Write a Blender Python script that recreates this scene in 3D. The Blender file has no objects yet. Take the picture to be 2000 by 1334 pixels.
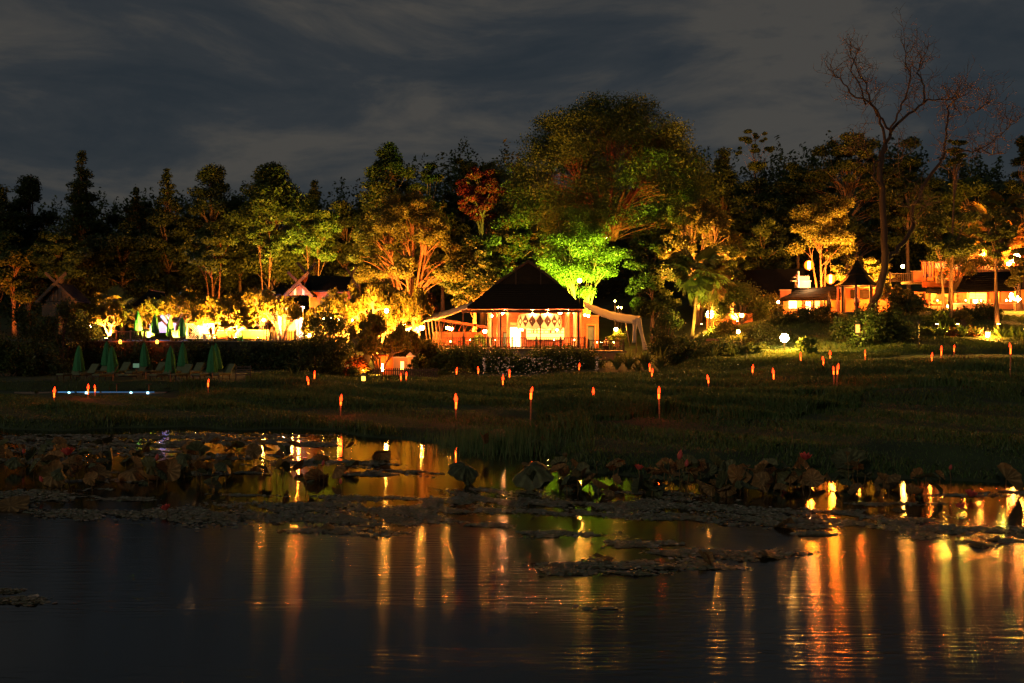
import bpy, bmesh, math, random
import numpy as np
from mathutils import Vector, Matrix

C = bpy.context.scene.collection
SC = bpy.context.scene
rng = np.random.default_rng(11)
random.seed(5)
FPX = 1944.0                      # focal length in pixels of the 2000 px wide photograph
EYE = 3.5

# ------------------------------------------------------------------ camera, world, light
cam = bpy.data.cameras.new('camera'); co = bpy.data.objects.new('camera', cam); C.objects.link(co)
co.location = (0, 0, EYE); co.rotation_euler = (math.radians(90), 0, 0)
cam.sensor_width = 36.0; cam.lens = 35.0; cam.clip_end = 3000; cam.clip_start = 0.1
SC.camera = co

W = bpy.data.worlds.new('World'); SC.world = W; W.use_nodes = True
nt = W.node_tree; nt.nodes.clear()
def N(t, **k):
    n = nt.nodes.new(t)
    for a, b in k.items(): setattr(n, a, b)
    return n
L = nt.links.new
out = N('ShaderNodeOutputWorld'); add = N('ShaderNodeAddShader')
sky = N('ShaderNodeTexSky', sky_type='NISHITA', sun_disc=False)
sky.sun_elevation = math.radians(14); sky.sun_rotation = math.radians(205)
bg1 = N('ShaderNodeBackground'); bg1.inputs[1].default_value = 0.0008
L(sky.outputs[0], bg1.inputs[0])
tc = N('ShaderNodeTexCoord'); mp = N('ShaderNodeMapping'); mp.inputs['Scale'].default_value = (1.0, 1.0, 3.6)
mp.inputs['Rotation'].default_value = (0.1, 0.16, 0.0); mp.inputs['Location'].default_value = (2.4, 0.35, 0.1)
L(tc.outputs['Generated'], mp.inputs[0])
n1 = N('ShaderNodeTexNoise'); n1.inputs['Scale'].default_value = 3.9; n1.inputs['Detail'].default_value = 9; n1.inputs['Roughness'].default_value = 0.60
n1.inputs['Distortion'].default_value = 0.5
L(mp.outputs[0], n1.inputs[0])
rp = N('ShaderNodeValToRGB')
rp.color_ramp.elements[0].position = 0.38; rp.color_ramp.elements[0].color = (0.0185, 0.0240, 0.0295, 1)
rp.color_ramp.elements[1].position = 0.64; rp.color_ramp.elements[1].color = (0.056, 0.052, 0.046, 1)
e = rp.color_ramp.elements.new(0.5); e.color = (0.0265, 0.0305, 0.0345, 1)
dp = N('ShaderNodeVectorMath', operation='DOT_PRODUCT'); dp.inputs[1].default_value = tuple(Vector((.283, 1.0, .225)).normalized())
L(tc.outputs['Generated'], dp.inputs[0])          # one paler cloud bank low on the right
cb = N('ShaderNodeMapRange'); cb.inputs[1].default_value = .991; cb.inputs[2].default_value = 1.0; cb.inputs[3].default_value = 0.0; cb.inputs[4].default_value = .17
L(dp.outputs['Value'], cb.inputs[0]); ca = N('ShaderNodeMath', operation='ADD'); L(n1.outputs[0], ca.inputs[0]); L(cb.outputs[0], ca.inputs[1])
L(ca.outputs[0], rp.inputs[0])
bg2 = N('ShaderNodeBackground'); bg2.inputs[1].default_value = 0.74
L(rp.outputs[0], bg2.inputs[0])
L(bg1.outputs[0], add.inputs[0]); L(bg2.outputs[0], add.inputs[1]); L(add.outputs[0], out.inputs[0])

warm_fill = bpy.data.lights.new('warm_fill', 'SUN'); warm_fill.energy = 0.27; warm_fill.color = (1.0, 0.90, 0.68); warm_fill.angle = math.radians(3)  # unseen warm fill added from behind the camera to light leaves and banks
mo = bpy.data.objects.new('warm_fill', warm_fill); C.objects.link(mo)
mo.rotation_euler = (math.radians(90 - 13), 0, math.radians(-24))

SC.view_settings.view_transform = 'Standard'; SC.view_settings.look = 'None'
SC.view_settings.exposure = 0.5; SC.view_settings.gamma = 1.0; SC.view_settings.use_curve_mapping = False
cy = SC.cycles
cy.use_denoising = True
try:
    cy.denoiser = 'OPENIMAGEDENOISE'; cy.denoising_input_passes = 'RGB_ALBEDO_NORMAL'
except Exception: pass
cy.use_light_tree = True; cy.max_bounces = 5; cy.diffuse_bounces = 2; cy.glossy_bounces = 3
cy.transmission_bounces = 3; cy.transparent_max_bounces = 8
cy.sample_clamp_indirect = 6.0; cy.sample_clamp_direct = 0
cy.caustics_reflective = False; cy.caustics_refractive = False

# ------------------------------------------------------------------ helpers
def PX(px, Y): return (px - 1000.0) / FPX * Y
def PZ(py, Y): return EYE - (py - 667.0) / FPX * Y
def at(px, py, Y): return Vector((PX(px, Y), Y, PZ(py, Y)))
def on_water(px, py):
    Y = EYE * FPX / (py - 667.0); return PX(px, Y), Y

def tag(o, label=None, cat=None, group=None, kind=None):
    if label: o['label'] = label
    if cat: o['category'] = cat
    if group: o['group'] = group
    if kind: o['kind'] = kind
    return o
def thing(name, label, cat, loc=(0, 0, 0), rz=0.0, group=None):
    o = bpy.data.objects.new(name, None); C.objects.link(o)
    o.location = loc; o.rotation_euler = (0, 0, rz); o.empty_display_size = 0.3
    return tag(o, label, cat, group)
def link(name, me, parent=None, loc=(0, 0, 0), rot=(0, 0, 0), scale=None):
    o = bpy.data.objects.new(name, me); C.objects.link(o)
    o.location = loc; o.rotation_euler = rot
    if scale is not None: o.scale = scale
    if parent: o.parent = parent
    return o
def np_mesh(name, V, F, mat, smooth=False):
    V = np.asarray(V, np.float32).reshape(-1, 3); F = np.asarray(F, np.int32)
    me = bpy.data.meshes.new(name); k = F.shape[1]
    me.vertices.add(len(V)); me.vertices.foreach_set('co', V.ravel())
    me.loops.add(F.size); me.loops.foreach_set('vertex_index', F.ravel())
    me.polygons.add(len(F)); me.polygons.foreach_set('loop_start', np.arange(0, F.size, k, dtype=np.int32))
    if smooth: me.polygons.foreach_set('use_smooth', np.ones(len(F), bool))
    me.update(calc_edges=True)
    if mat: me.materials.append(mat)
    return me

class MB:
    def __init__(s): s.v = []; s.f = []
    def poly(s, pts):
        b = len(s.v); s.v += [tuple(p) for p in pts]; s.f.append(tuple(range(b, b + len(pts)))); return s
    def box(s, cx, cy_, cz, sx, sy, sz, rz=0.0, M=None):
        b = len(s.v); c, n = math.cos(rz), math.sin(rz)
        for dx in (-.5, .5):
            for dy in (-.5, .5):
                for dz in (-.5, .5):
                    x, y, z = dx * sx, dy * sy, dz * sz
                    p = Vector((x, y, z))
                    if M is not None: p = M @ p
                    s.v.append((cx + p.x * c - p.y * n, cy_ + p.x * n + p.y * c, cz + p.z))
        for q in ((0, 1, 3, 2), (4, 6, 7, 5), (0, 4, 5, 1), (2, 3, 7, 6), (0, 2, 6, 4), (1, 5, 7, 3)):
            s.f.append(tuple(b + i for i in q))
        return s
    def bar(s, a, b_, w, h=None):
        a = Vector(a); b_ = Vector(b_); d = b_ - a; ln = d.length
        M = d.to_track_quat('X', 'Z').to_matrix(); m = (a + b_) / 2
        return s.box(m.x, m.y, m.z, ln, w, h or w, 0, M)
    def tube(s, pts, rad, n=6, cap=True):
        pts = [Vector(p) for p in pts]
        if not hasattr(rad, '__len__'): rad = [rad] * len(pts)
        rings = []; prev = None
        for i, p in enumerate(pts):
            d = (pts[min(i + 1, len(pts) - 1)] - pts[max(i - 1, 0)])
            if d.length < 1e-9: d = Vector((0, 0, 1))
            d.normalize()
            if prev is None:
                a = Vector((1, 0, 0)) if abs(d.x) < .8 else Vector((0, 1, 0)); u = d.cross(a).normalized()
            else:
                u = prev - d * prev.dot(d)
                u = u.normalized() if u.length > 1e-6 else d.orthogonal().normalized()
            prev = u; w = d.cross(u); b = len(s.v)
            for k in range(n):
                t = 2 * math.pi * k / n; q = p + (u * math.cos(t) + w * math.sin(t)) * rad[i]
                s.v.append((q.x, q.y, q.z))
            rings.append(b)
        for a, b in zip(rings, rings[1:]):
            for k in range(n): s.f.append((a + k, a + (k + 1) % n, b + (k + 1) % n, b + k))
        if cap:
            s.f.append(tuple(rings[0] + k for k in reversed(range(n)))); s.f.append(tuple(rings[-1] + k for k in range(n)))
        return s
    def lathe(s, prof, n=12, c=(0, 0, 0), rz=0.0):
        rings = []
        for r, z in prof:
            b = len(s.v); rings.append(b)
            for k in range(n):
                t = rz + 2 * math.pi * k / n; s.v.append((c[0] + r * math.cos(t), c[1] + r * math.sin(t), c[2] + z))
        for a, b in zip(rings, rings[1:]):
            for k in range(n): s.f.append((a + k, a + (k + 1) % n, b + (k + 1) % n, b + k))
        s.f.append(tuple(rings[0] + k for k in reversed(range(n)))); s.f.append(tuple(rings[-1] + k for k in range(n)))
        return s
    def mesh(s, name, mat, smooth=False):
        me = bpy.data.meshes.new(name); me.from_pydata(s.v, [], s.f)
        if smooth: me.polygons.foreach_set('use_smooth', np.ones(len(me.polygons), bool))
        me.update()
        if mat: me.materials.append(mat)
        return me
    def obj(s, name, mat, parent=None, smooth=False, loc=(0, 0, 0)):
        return link(name, s.mesh(name, mat, smooth), parent, loc)
def B(*a, **k): return MB().box(*a, **k)

# ------------------------------------------------------------------ materials
def mat(name, col, rough=.7, var=.25, scale=4.0, bump=.0, spec=.3, metal=0, col2=None, stretch=(1, 1, 1)):
    m = bpy.data.materials.new(name); m.use_nodes = True; t = m.node_tree; p = t.nodes['Principled BSDF']
    p.inputs['Roughness'].default_value = rough; p.inputs['Specular IOR Level'].default_value = spec; p.inputs['Metallic'].default_value = metal
    g = t.nodes.new('ShaderNodeTexCoord'); mp = t.nodes.new('ShaderNodeMapping'); mp.inputs['Scale'].default_value = stretch
    n = t.nodes.new('ShaderNodeTexNoise'); n.inputs['Scale'].default_value = scale; n.inputs['Detail'].default_value = 6
    t.links.new(g.outputs['Object'], mp.inputs[0]); t.links.new(mp.outputs[0], n.inputs[0])
    r = t.nodes.new('ShaderNodeValToRGB'); c2 = col2 or tuple(c * (1 - var) for c in col)
    r.color_ramp.elements[0].position = .3; r.color_ramp.elements[0].color = (*c2, 1)
    r.color_ramp.elements[1].position = .7; r.color_ramp.elements[1].color = (*[min(1, c * (1 + var * .4)) for c in col], 1)
    t.links.new(n.outputs[0], r.inputs[0]); t.links.new(r.outputs[0], p.inputs['Base Color'])
    if bump:
        b = t.nodes.new('ShaderNodeBump'); b.inputs['Strength'].default_value = bump; b.inputs['Distance'].default_value = .05
        t.links.new(n.outputs[0], b.inputs['Height']); t.links.new(b.outputs[0], p.inputs['Normal'])
    return m
def leafmat(name, cols, transl=.3, rough=.5, spec=.35):
    m = bpy.data.materials.new(name); m.use_nodes = True; t = m.node_tree; p = t.nodes['Principled BSDF']
    g = t.nodes.new('ShaderNodeNewGeometry'); r = t.nodes.new('ShaderNodeValToRGB'); r.color_ramp.interpolation = 'LINEAR'
    el = r.color_ramp.elements
    el[0].color = (*cols[0], 1); el[1].color = (*cols[-1], 1)
    for i, c in enumerate(cols[1:-1]):
        q = el.new((i + 1) / (len(cols) - 1)); q.color = (*c, 1)
    t.links.new(g.outputs['Random Per Island'], r.inputs[0]); t.links.new(r.outputs[0], p.inputs['Base Color'])
    p.inputs['Roughness'].default_value = rough; p.inputs['Specular IOR Level'].default_value = spec
    tr = t.nodes.new('ShaderNodeBsdfTranslucent'); t.links.new(r.outputs[0], tr.inputs[0])
    mx = t.nodes.new('ShaderNodeMixShader'); mx.inputs[0].default_value = transl
    o = t.nodes['Material Output']
    t.links.new(p.outputs[0], mx.inputs[1]); t.links.new(tr.outputs[0], mx.inputs[2]); t.links.new(mx.outputs[0], o.inputs[0])
    return m
def glow(name, col, s, sample=True):
    m = bpy.data.materials.new(name); m.use_nodes = True; t = m.node_tree; t.nodes.remove(t.nodes['Principled BSDF'])
    e = t.nodes.new('ShaderNodeEmission'); e.inputs[0].default_value = (*col, 1); e.inputs[1].default_value = s
    t.links.new(e.outputs[0], t.nodes['Material Output'].inputs[0])
    if not sample:
        m.cycles.emission_sampling = 'NONE'
    return m

M = {}
M['wood'] = mat('dark_wood', (.038, .019, .010), .6, .4, 3, .2, stretch=(1, 1, .2))
M['redwood'] = mat('red_wood', (.20, .055, .025), .5, .3, 3, .1, stretch=(1, 1, .2))
M['roof'] = mat('roof_shingle', (.010, .009, .008), .9, .45, 6, .4, spec=.1)
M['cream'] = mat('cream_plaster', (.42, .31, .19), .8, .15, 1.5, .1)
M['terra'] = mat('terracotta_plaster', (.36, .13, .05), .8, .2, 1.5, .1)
M['white'] = mat('white_paint', (.6, .54, .46), .6, .1, 2)
M['stone'] = mat('grey_stone', (.16, .13, .10), .85, .35, 3, .5)
M['paver'] = mat('deck_boards', (.13, .08, .045), .7, .3, 4, .2, stretch=(.3, 3, 1))
M['fabric'] = mat('awning_canvas', (.58, .45, .32), .8, .12, 2, .1)
M['green'] = mat('green_parasol_canvas', (.03, .17, .06), .8, .3, 5, .1, stretch=(3, 3, .4))
M['cushion'] = mat('olive_cushion', (.11, .13, .07), .85, .2, 5)
M['metal'] = mat('dark_metal', (.03, .03, .03), .4, .2, 6, metal=.6)
M['bamboo'] = mat('bamboo', (.30, .14, .06), .55, .35, 9, .1)
M['bark'] = mat('bark', (.13, .075, .045), .85, .4, 5, .6, stretch=(2, 2, .4))
M['bark_red'] = mat('reddish_bark', (.12, .045, .024), .8, .35, 5, .5, stretch=(2, 2, .4))
M['bark_pale'] = mat('pale_bark', (.20, .14, .09), .8, .3, 5, .4)
M['door'] = mat('blue_door', (.06, .12, .15), .6, .2, 3)
M['dark_stone'] = mat('dark_wall_stone', (.035, .033, .022), .9, .4, 3, .5)  # near-black even stone tone for the retaining wall
M['bark_dark'] = mat('dark_bark', (.055, .028, .018), .9, .4, 5, .6, stretch=(2, 2, .4))
M['red'] = mat('red_door', (.24, .03, .015), .5, .2, 3)
M['skin'] = mat('skin', (.45, .26, .17), .6, .05, 3)
M['shirt'] = mat('pale_shirt', (.62, .58, .5), .8, .1, 6)
M['hair'] = mat('hair', (.02, .015, .012), .5, .1, 6)

def paper():
    m = bpy.data.materials.new('lantern_paper'); m.use_nodes = True; t = m.node_tree; t.nodes.remove(t.nodes['Principled BSDF'])
    e = t.nodes.new('ShaderNodeEmission'); e.inputs[0].default_value = (1, .09, .004, 1); e.inputs[1].default_value = 5
    tr = t.nodes.new('ShaderNodeBsdfTransparent'); tr.inputs[0].default_value = (.4, .2, .05, 1); ad = t.nodes.new('ShaderNodeAddShader')
    t.links.new(e.outputs[0], ad.inputs[0]); t.links.new(tr.outputs[0], ad.inputs[1]); t.links.new(ad.outputs[0], t.nodes['Material Output'].inputs[0])
    return m
M['paper'] = paper()
def brickmat():
    m = mat('brick', (.33, .12, .06), .85, .3, 3, .3); t = m.node_tree; p = t.nodes['Principled BSDF']
    g = t.nodes.new('ShaderNodeTexCoord'); mp = t.nodes.new('ShaderNodeMapping'); mp.inputs['Rotation'].default_value = (math.radians(90), 0, 0)
    b = t.nodes.new('ShaderNodeTexBrick'); b.inputs['Scale'].default_value = 2.2
    b.inputs['Color1'].default_value = (.26, .075, .032, 1); b.inputs['Color2'].default_value = (.15, .045, .022, 1); b.inputs['Mortar'].default_value = (.22, .13, .08, 1)
    t.links.new(g.outputs['Object'], mp.inputs[0]); t.links.new(mp.outputs[0], b.inputs[0]); t.links.new(b.outputs[0], p.inputs['Base Color'])
    return m
M['brick'] = brickmat()

M['leaf_dark'] = leafmat('leaf_dark', [(.020, .032, .010), (.035, .055, .014), (.05, .07, .02), (.03, .04, .012)])
M['leaf_mid'] = leafmat('leaf_mid', [(.035, .055, .012), (.06, .095, .02), (.09, .115, .025), (.05, .07, .015)], .35)
M['leaf_lime'] = leafmat('leaf_lime', [(.05, .09, .014), (.07, .13, .02), (.10, .15, .03), (.06, .10, .02)], .4)
M['leaf_gold'] = leafmat('leaf_gold', [(.07, .075, .015), (.10, .11, .02), (.13, .12, .028), (.08, .06, .02)], .35)
M['leaf_red'] = leafmat('leaf_red', [(.16, .012, .012), (.22, .02, .02), (.12, .02, .012), (.06, .05, .012)], .3)
M['leaf_frangi'] = leafmat('leaf_frangipani', [(.10, .11, .015), (.15, .15, .02), (.18, .155, .03), (.16, .10, .025)], .5)
M['leaf_pale'] = leafmat('leaf_strap', [(.07, .10, .02), (.12, .14, .035), (.09, .10, .025)], .3)
M['rice'] = leafmat('rice_blade', [(.045, .09, .020), (.07, .125, .028), (.11, .12, .035), (.05, .10, .02)], .3)
M['lawn'] = leafmat('lawn_blade', [(.05, .085, .015), (.08, .11, .02), (.09, .10, .02)], .3)
M['redbed'] = leafmat('red_foliage', [(.22, .03, .015), (.16, .06, .015), (.10, .09, .02)], .3)
M['lotus_g'] = leafmat('lotus_green', [(.05, .07, .03), (.075, .085, .035), (.06, .06, .03)], .15, .6, .3)
M['lotus_b'] = leafmat('lotus_brown', [(.16, .095, .035), (.20, .12, .045), (.13, .07, .03)], .2, .7, .2)
for k_ in ('lotus_g', 'lotus_b'):        # pale radial veins and blotches
    t = M[k_].node_tree; p = t.nodes['Principled BSDF']; src = p.inputs['Base Color'].links[0].from_socket
    g = t.nodes.new('ShaderNodeTexCoord'); sx_ = t.nodes.new('ShaderNodeSeparateXYZ'); t.links.new(g.outputs['Object'], sx_.inputs[0])
    at_ = t.nodes.new('ShaderNodeMath'); at_.operation = 'ARCTAN2'; t.links.new(sx_.outputs['Y'], at_.inputs[0]); t.links.new(sx_.outputs['X'], at_.inputs[1])
    ml = t.nodes.new('ShaderNodeMath'); ml.operation = 'MULTIPLY'; ml.inputs[1].default_value = 11; t.links.new(at_.outputs[0], ml.inputs[0])
    sn = t.nodes.new('ShaderNodeMath'); sn.operation = 'SINE'; t.links.new(ml.outputs[0], sn.inputs[0])
    nz = t.nodes.new('ShaderNodeTexNoise'); nz.inputs['Scale'].default_value = 4; nz.inputs['Detail'].default_value = 5; t.links.new(g.outputs['Object'], nz.inputs[0])
    mr_ = t.nodes.new('ShaderNodeMapRange'); mr_.inputs[1].default_value = .2; mr_.inputs[2].default_value = 1; mr_.inputs[3].default_value = .75; mr_.inputs[4].default_value = 1.35; t.links.new(sn.outputs[0], mr_.inputs[0])
    m2 = t.nodes.new('ShaderNodeMath'); m2.operation = 'MULTIPLY'; t.links.new(mr_.outputs[0], m2.inputs[0]); t.links.new(nz.outputs[0], m2.inputs[1])
    m3 = t.nodes.new('ShaderNodeVectorMath'); m3.operation = 'SCALE'; t.links.new(src, m3.inputs[0]); t.links.new(m2.outputs[0], m3.inputs['Scale']); 
    m4 = t.nodes.new('ShaderNodeVectorMath'); m4.operation = 'SCALE'; m4.inputs['Scale'].default_value = 2.0; t.links.new(m3.outputs[0], m4.inputs[0]); t.links.new(m4.outputs[0], p.inputs['Base Color'])
M['weed'] = leafmat('floating_weed', [(.11, .13, .06), (.18, .17, .09), (.27, .17, .10), (.13, .15, .07), (.5, .38, .28)], .1, .4, .5)  # last, palest tone paints sparkles of light onto some leaves
M['petal'] = leafmat('lotus_petal', [(.55, .07, .06), (.62, .11, .09), (.45, .05, .05)], .3, .5)
M['flame'] = glow('torch_flame', (1, .024, .003), 7.0)
M['tubeglow'] = glow('torch_mouth', (1, .085, .006), 6)  # bamboo tube emits by itself in place of firelight on it
M['bulb'] = glow('warm_bulb', (1, .34, .05), 330.0)
M['bulb_hot'] = glow('white_hot_bulb', (1, .60, .2), 260.0)
M['bulb_soft'] = glow('lantern_paper', (1, .42, .035), 5.0)
M['bulb_core'] = glow('lantern_core', (1, .36, .04), 1600.0)
M['win'] = glow('lit_window', (1, .28, .045), 7.5)
M['winhot'] = glow('lit_doorway', (1, .44, .12), 16.0)
M['winred'] = glow('lit_shopfront', (1, .24, .04), 3.0)
M['bluestrip'] = glow('pool_edge_glow', (.10, .45, 1), .8)
M['bluehot'] = glow('pool_lamp', (.35, .75, 1), 5.0)
M['fairy'] = glow('fairy_bulb', (1, .46, .26), .9, False)
M['purple'] = glow('purple_bulb', (.45, .35, 1), 6.0, False)
M['sign'] = glow('sign_glow', (.30, .55, .34), .22)  # notice board given a faint emission so it looks pale

# ------------------------------------------------------------------ terrain
PROF = [
 (-800, [(38, -.6), (40.5, -.05), (42, .35), (52, .4), (53, .55), (60, .55), (66, .9), (90, 1.0), (91.2, 3.4), (112, 3.9), (140, 6), (185, 11), (215, 21), (245, 27), (400, 44), (900, 50)]),
 (0, [(38, -.6), (40.5, -.05), (42, .30), (50, .26), (51, .2), (57, .2), (60, .2), (65, .3), (66, .85), (90, 1.0), (91.2, 3.4), (112, 3.9), (140, 6), (185, 11), (215, 21), (245, 27), (400, 44), (900, 50)]),
 (330, [(38, -.6), (40.5, -.05), (42, .30), (50, .28), (51, .24), (57, .24), (60, .2), (65, .3), (66, .85), (90, 1.0), (91.2, 3.4), (112, 3.9), (140, 6), (185, 11), (215, 21), (245, 27), (400, 44), (900, 50)]),
 (560, [(36, -.6), (38.5, -.05), (40.5, .30), (50, .34), (51, .5), (58, .5), (60, .4), (65, .45), (66, .85), (90, 1.0), (91.2, 3.45), (112, 3.9), (140, 6), (185, 12), (215, 22), (245, 29), (400, 44), (900, 50)]),
 (720, [(33, -.6), (35.5, -.05), (37.5, .28), (46, .32), (48, .48), (60, .5), (62, .6), (85, .6), (95, .8), (99, 2.4), (112, 3.2), (130, 6), (185, 13), (215, 26), (245, 34), (400, 44), (900, 50)]),
 (1040, [(30, -.6), (32.6, -.05), (35, .25), (42, .30), (44, .46), (58, .5), (60, .62), (86, .62), (95, .8), (100, 2.0), (112, 3.2), (130, 7), (185, 15), (215, 31), (245, 41), (400, 44), (900, 50)]),
 (1150, [(24, -.6), (26.5, -.05), (29, .38), (37, .45), (39, .55), (50, .6), (52, .75), (60, .8), (62, .9), (86, .95), (100, 2.2), (112, 3.4), (130, 7), (185, 15), (215, 31), (245, 41), (400, 44), (900, 50)]),
 (1275, [(24, -.6), (26.2, -.05), (29, .38), (37, .45), (39, .55), (50, .6), (52, .75), (60, .8), (62, .9), (86, .95), (100, 2.0), (112, 3.4), (130, 7), (185, 15), (215, 31), (245, 41), (400, 44), (900, 50)]),
 (1400, [(23, -.6), (25, -.05), (28, .42), (38, .55), (45, .62), (48, .8), (57, .85), (59, 1.1), (66, 1.2), (70, 1.8), (78, 2.6), (90, 4.4), (110, 5.5), (185, 16), (215, 32), (245, 42), (400, 44), (900, 50)]),
 (1560, [(22, -.6), (24.4, -.05), (28, .5), (38, .6), (45, .7), (48, 1.05), (55, 1.1), (58, 1.5), (63, 1.6), (66, 2.0), (74, 2.5), (82, 3.9), (92, 6.0), (110, 6.6), (140, 10), (185, 18), (215, 33), (245, 43), (400, 44), (900, 50)]),
 (1820, [(21.5, -.6), (23.8, -.05), (28, .55), (38, .7), (44, .85), (47, 1.35), (55, 1.45), (57, 1.9), (62, 2.0), (64, 2.45), (70, 2.6), (72, 3.0), (80, 4.1), (86, 5.0), (92, 6.3), (110, 6.8), (140, 11), (185, 19), (215, 33), (245, 43), (400, 44), (900, 50)]),
 (2800, [(21.5, -.6), (23.8, -.05), (28, .6), (38, .8), (44, .95), (47, 1.5), (55, 1.6), (57, 2.05), (62, 2.2), (64, 2.6), (70, 2.8), (72, 3.2), (80, 4.2), (86, 5.2), (92, 6.5), (110, 7.0), (140, 11), (185, 19), (215, 33), (245, 43), (400, 44), (900, 50)]),
]
LANE = np.array([(p[0] - 1000.0) / FPX for p in PROF])
def HT(x, y):
    x = np.asarray(x, float); y = np.asarray(y, float)
    k = np.clip((75 - y) / 25, 0, 1) * np.clip((y - 10) / 20, 0, 1)
    yy = y + k * (1.1 * np.sin(x * .33 + 1) + .6 * np.sin(x * .81 + 2.1 + y * .05) + .25 * np.sin(x * 2.1))
    u = x / np.maximum(y, 5)
    Hs = np.stack([np.interp(yy, [q[0] for q in p[1]], [q[1] for q in p[1]]) for p in PROF])
    i = np.clip(np.searchsorted(LANE, u) - 1, 0, len(LANE) - 2)
    t = np.clip((u - LANE[i]) / (LANE[i + 1] - LANE[i]), 0, 1); t = t * t * (3 - 2 * t)
    a = np.take_along_axis(Hs, i[None], 0)[0]; b = np.take_along_axis(Hs, (i + 1)[None], 0)[0]
    return a + (b - a) * t + .03 * np.sin(x * 1.7 + y * 1.3) * np.clip(y - 24, 0, 1)
def H(x, y): return float(HT(np.array([x]), np.array([y]))[0])

us = np.linspace(-.95, .95, 300)
ys = np.concatenate([np.arange(14, 22, 2), np.arange(22, 76, .3), np.arange(76, 120, .8), np.arange(120, 260, 5), np.array([280, 340, 420, 520, 700, 900])])
U, YY = np.meshgrid(us, ys); X = U * YY; Z = HT(X.ravel(), YY.ravel()).reshape(X.shape)
nr, nc = X.shape; idx = np.arange(nr * nc).reshape(nr, nc)
F = np.stack([idx[:-1, :-1], idx[:-1, 1:], idx[1:, 1:], idx[1:, :-1]], -1).reshape(-1, 4)
gm = mat('earth_and_grass', (.045, .065, .02), .95, .4, .6, .5, col2=(.03, .035, .014))
ground = link('ground', np_mesh('ground', np.stack([X, YY, Z], -1), F, gm, True)); tag(ground, 'terraced grassy ground rising from the pond', kind='structure')

# pond
wm = bpy.data.materials.new('pond_water'); wm.use_nodes = True; t = wm.node_tree; t.nodes.remove(t.nodes['Principled BSDF'])
df = t.nodes.new('ShaderNodeBsdfDiffuse'); df.inputs[0].default_value = (.010, .011, .007, 1)
gl = t.nodes.new('ShaderNodeBsdfGlossy'); gl.distribution = 'BECKMANN'; gl.inputs['Anisotropy'].default_value = .42
tv = t.nodes.new('ShaderNodeCombineXYZ'); tv.inputs[0].default_value = 1.0; t.links.new(tv.outputs[0], gl.inputs['Tangent'])
fn = t.nodes.new('ShaderNodeFresnel'); fn.inputs[0].default_value = 1.9; mx = t.nodes.new('ShaderNodeMixShader')
t.links.new(fn.outputs[0], mx.inputs[0]); t.links.new(df.outputs[0], mx.inputs[1]); t.links.new(gl.outputs[0], mx.inputs[2]); t.links.new(mx.outputs[0], t.nodes['Material Output'].inputs[0])
g = t.nodes.new('ShaderNodeNewGeometry'); sep = t.nodes.new('ShaderNodeSeparateXYZ'); t.links.new(g.outputs['Position'], sep.inputs[0])
mr = t.nodes.new('ShaderNodeMapRange'); mr.inputs[1].default_value = 17.5; mr.inputs[2].default_value = 23; mr.inputs[3].default_value = 1.0; mr.inputs[4].default_value = .15
t.links.new(sep.outputs['Y'], mr.inputs[0])          # sheltered, calmer water between the leaves
ro = t.nodes.new('ShaderNodeMapRange'); ro.inputs[3].default_value = .075; ro.inputs[4].default_value = .165
t.links.new(mr.outputs[0], ro.inputs[0]); t.links.new(ro.outputs[0], gl.inputs['Roughness'])
mp = t.nodes.new('ShaderNodeMapping'); mp.inputs['Scale'].default_value = (.35, 2.0, 1); t.links.new(g.outputs['Position'], mp.inputs[0])
na = t.nodes.new('ShaderNodeTexNoise'); na.inputs['Scale'].default_value = 4.5; na.inputs['Detail'].default_value = 3; t.links.new(mp.outputs[0], na.inputs[0])
nb = t.nodes.new('ShaderNodeTexNoise'); nb.inputs['Scale'].default_value = .35; nb.inputs['Detail'].default_value = 2; t.links.new(mp.outputs[0], nb.inputs[0])
ma = t.nodes.new('ShaderNodeMath'); ma.operation = 'MULTIPLY'; cr_ = t.nodes.new('ShaderNodeMapRange'); cr_.inputs[1].default_value = .38; cr_.inputs[2].default_value = .64; cr_.inputs[3].default_value = .12; cr_.inputs[4].default_value = 1.0; t.links.new(nb.outputs[0], cr_.inputs[0]); t.links.new(cr_.outputs[0], ma.inputs[0]); t.links.new(mr.outputs[0], ma.inputs[1])
bu = t.nodes.new('ShaderNodeBump'); bu.inputs['Distance'].default_value = .009
t.links.new(ma.outputs[0], bu.inputs['Strength']); t.links.new(na.outputs[0], bu.inputs['Height']); t.links.new(bu.outputs[0], gl.inputs['Normal'])
water = MB().poly([(-300, -120, 0), (300, -120, 0), (300, 60, 0), (-300, 60, 0)]).obj('pond_water', wm); tag(water, 'dark rippled pond water reflecting the lights', kind='structure')

# ------------------------------------------------------------------ scattered leaves
def leaves(cen, size, asp=.5, up=.6, droop=0.0, rg=rng, dirs=None):
    n = len(cen); size = np.broadcast_to(size, (n,))
    nor = rg.normal(size=(n, 3)); nor[:, 2] = np.abs(nor[:, 2]) * (1 + up) + up * .3
    nor /= np.linalg.norm(nor, axis=1)[:, None]
    d = rg.normal(size=(n, 3)) if dirs is None else dirs + rg.normal(size=(n, 3)) * .25
    d[:, 2] -= droop
    d -= nor * (d * nor).sum(1)[:, None]; d /= np.linalg.norm(d, axis=1)[:, None] + 1e-9
    s = np.cross(nor, d); h = (size * .5)[:, None]; w = (size * asp * .5)[:, None]
    lift = nor * (size * .10)[:, None]
    V = np.stack([cen - d * h, cen + s * w + lift - d * h * .1, cen + d * h - nor * h * .12, cen - s * w + lift - d * h * .1], 1)
    return V.reshape(-1, 3), np.arange(n * 4, dtype=np.int32).reshape(n, 4)

def bez(a, b, c, n):
    return [a * (1 - t) ** 2 + b * 2 * t * (1 - t) + c * t * t for t in [i / n for i in range(n + 1)]]

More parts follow.
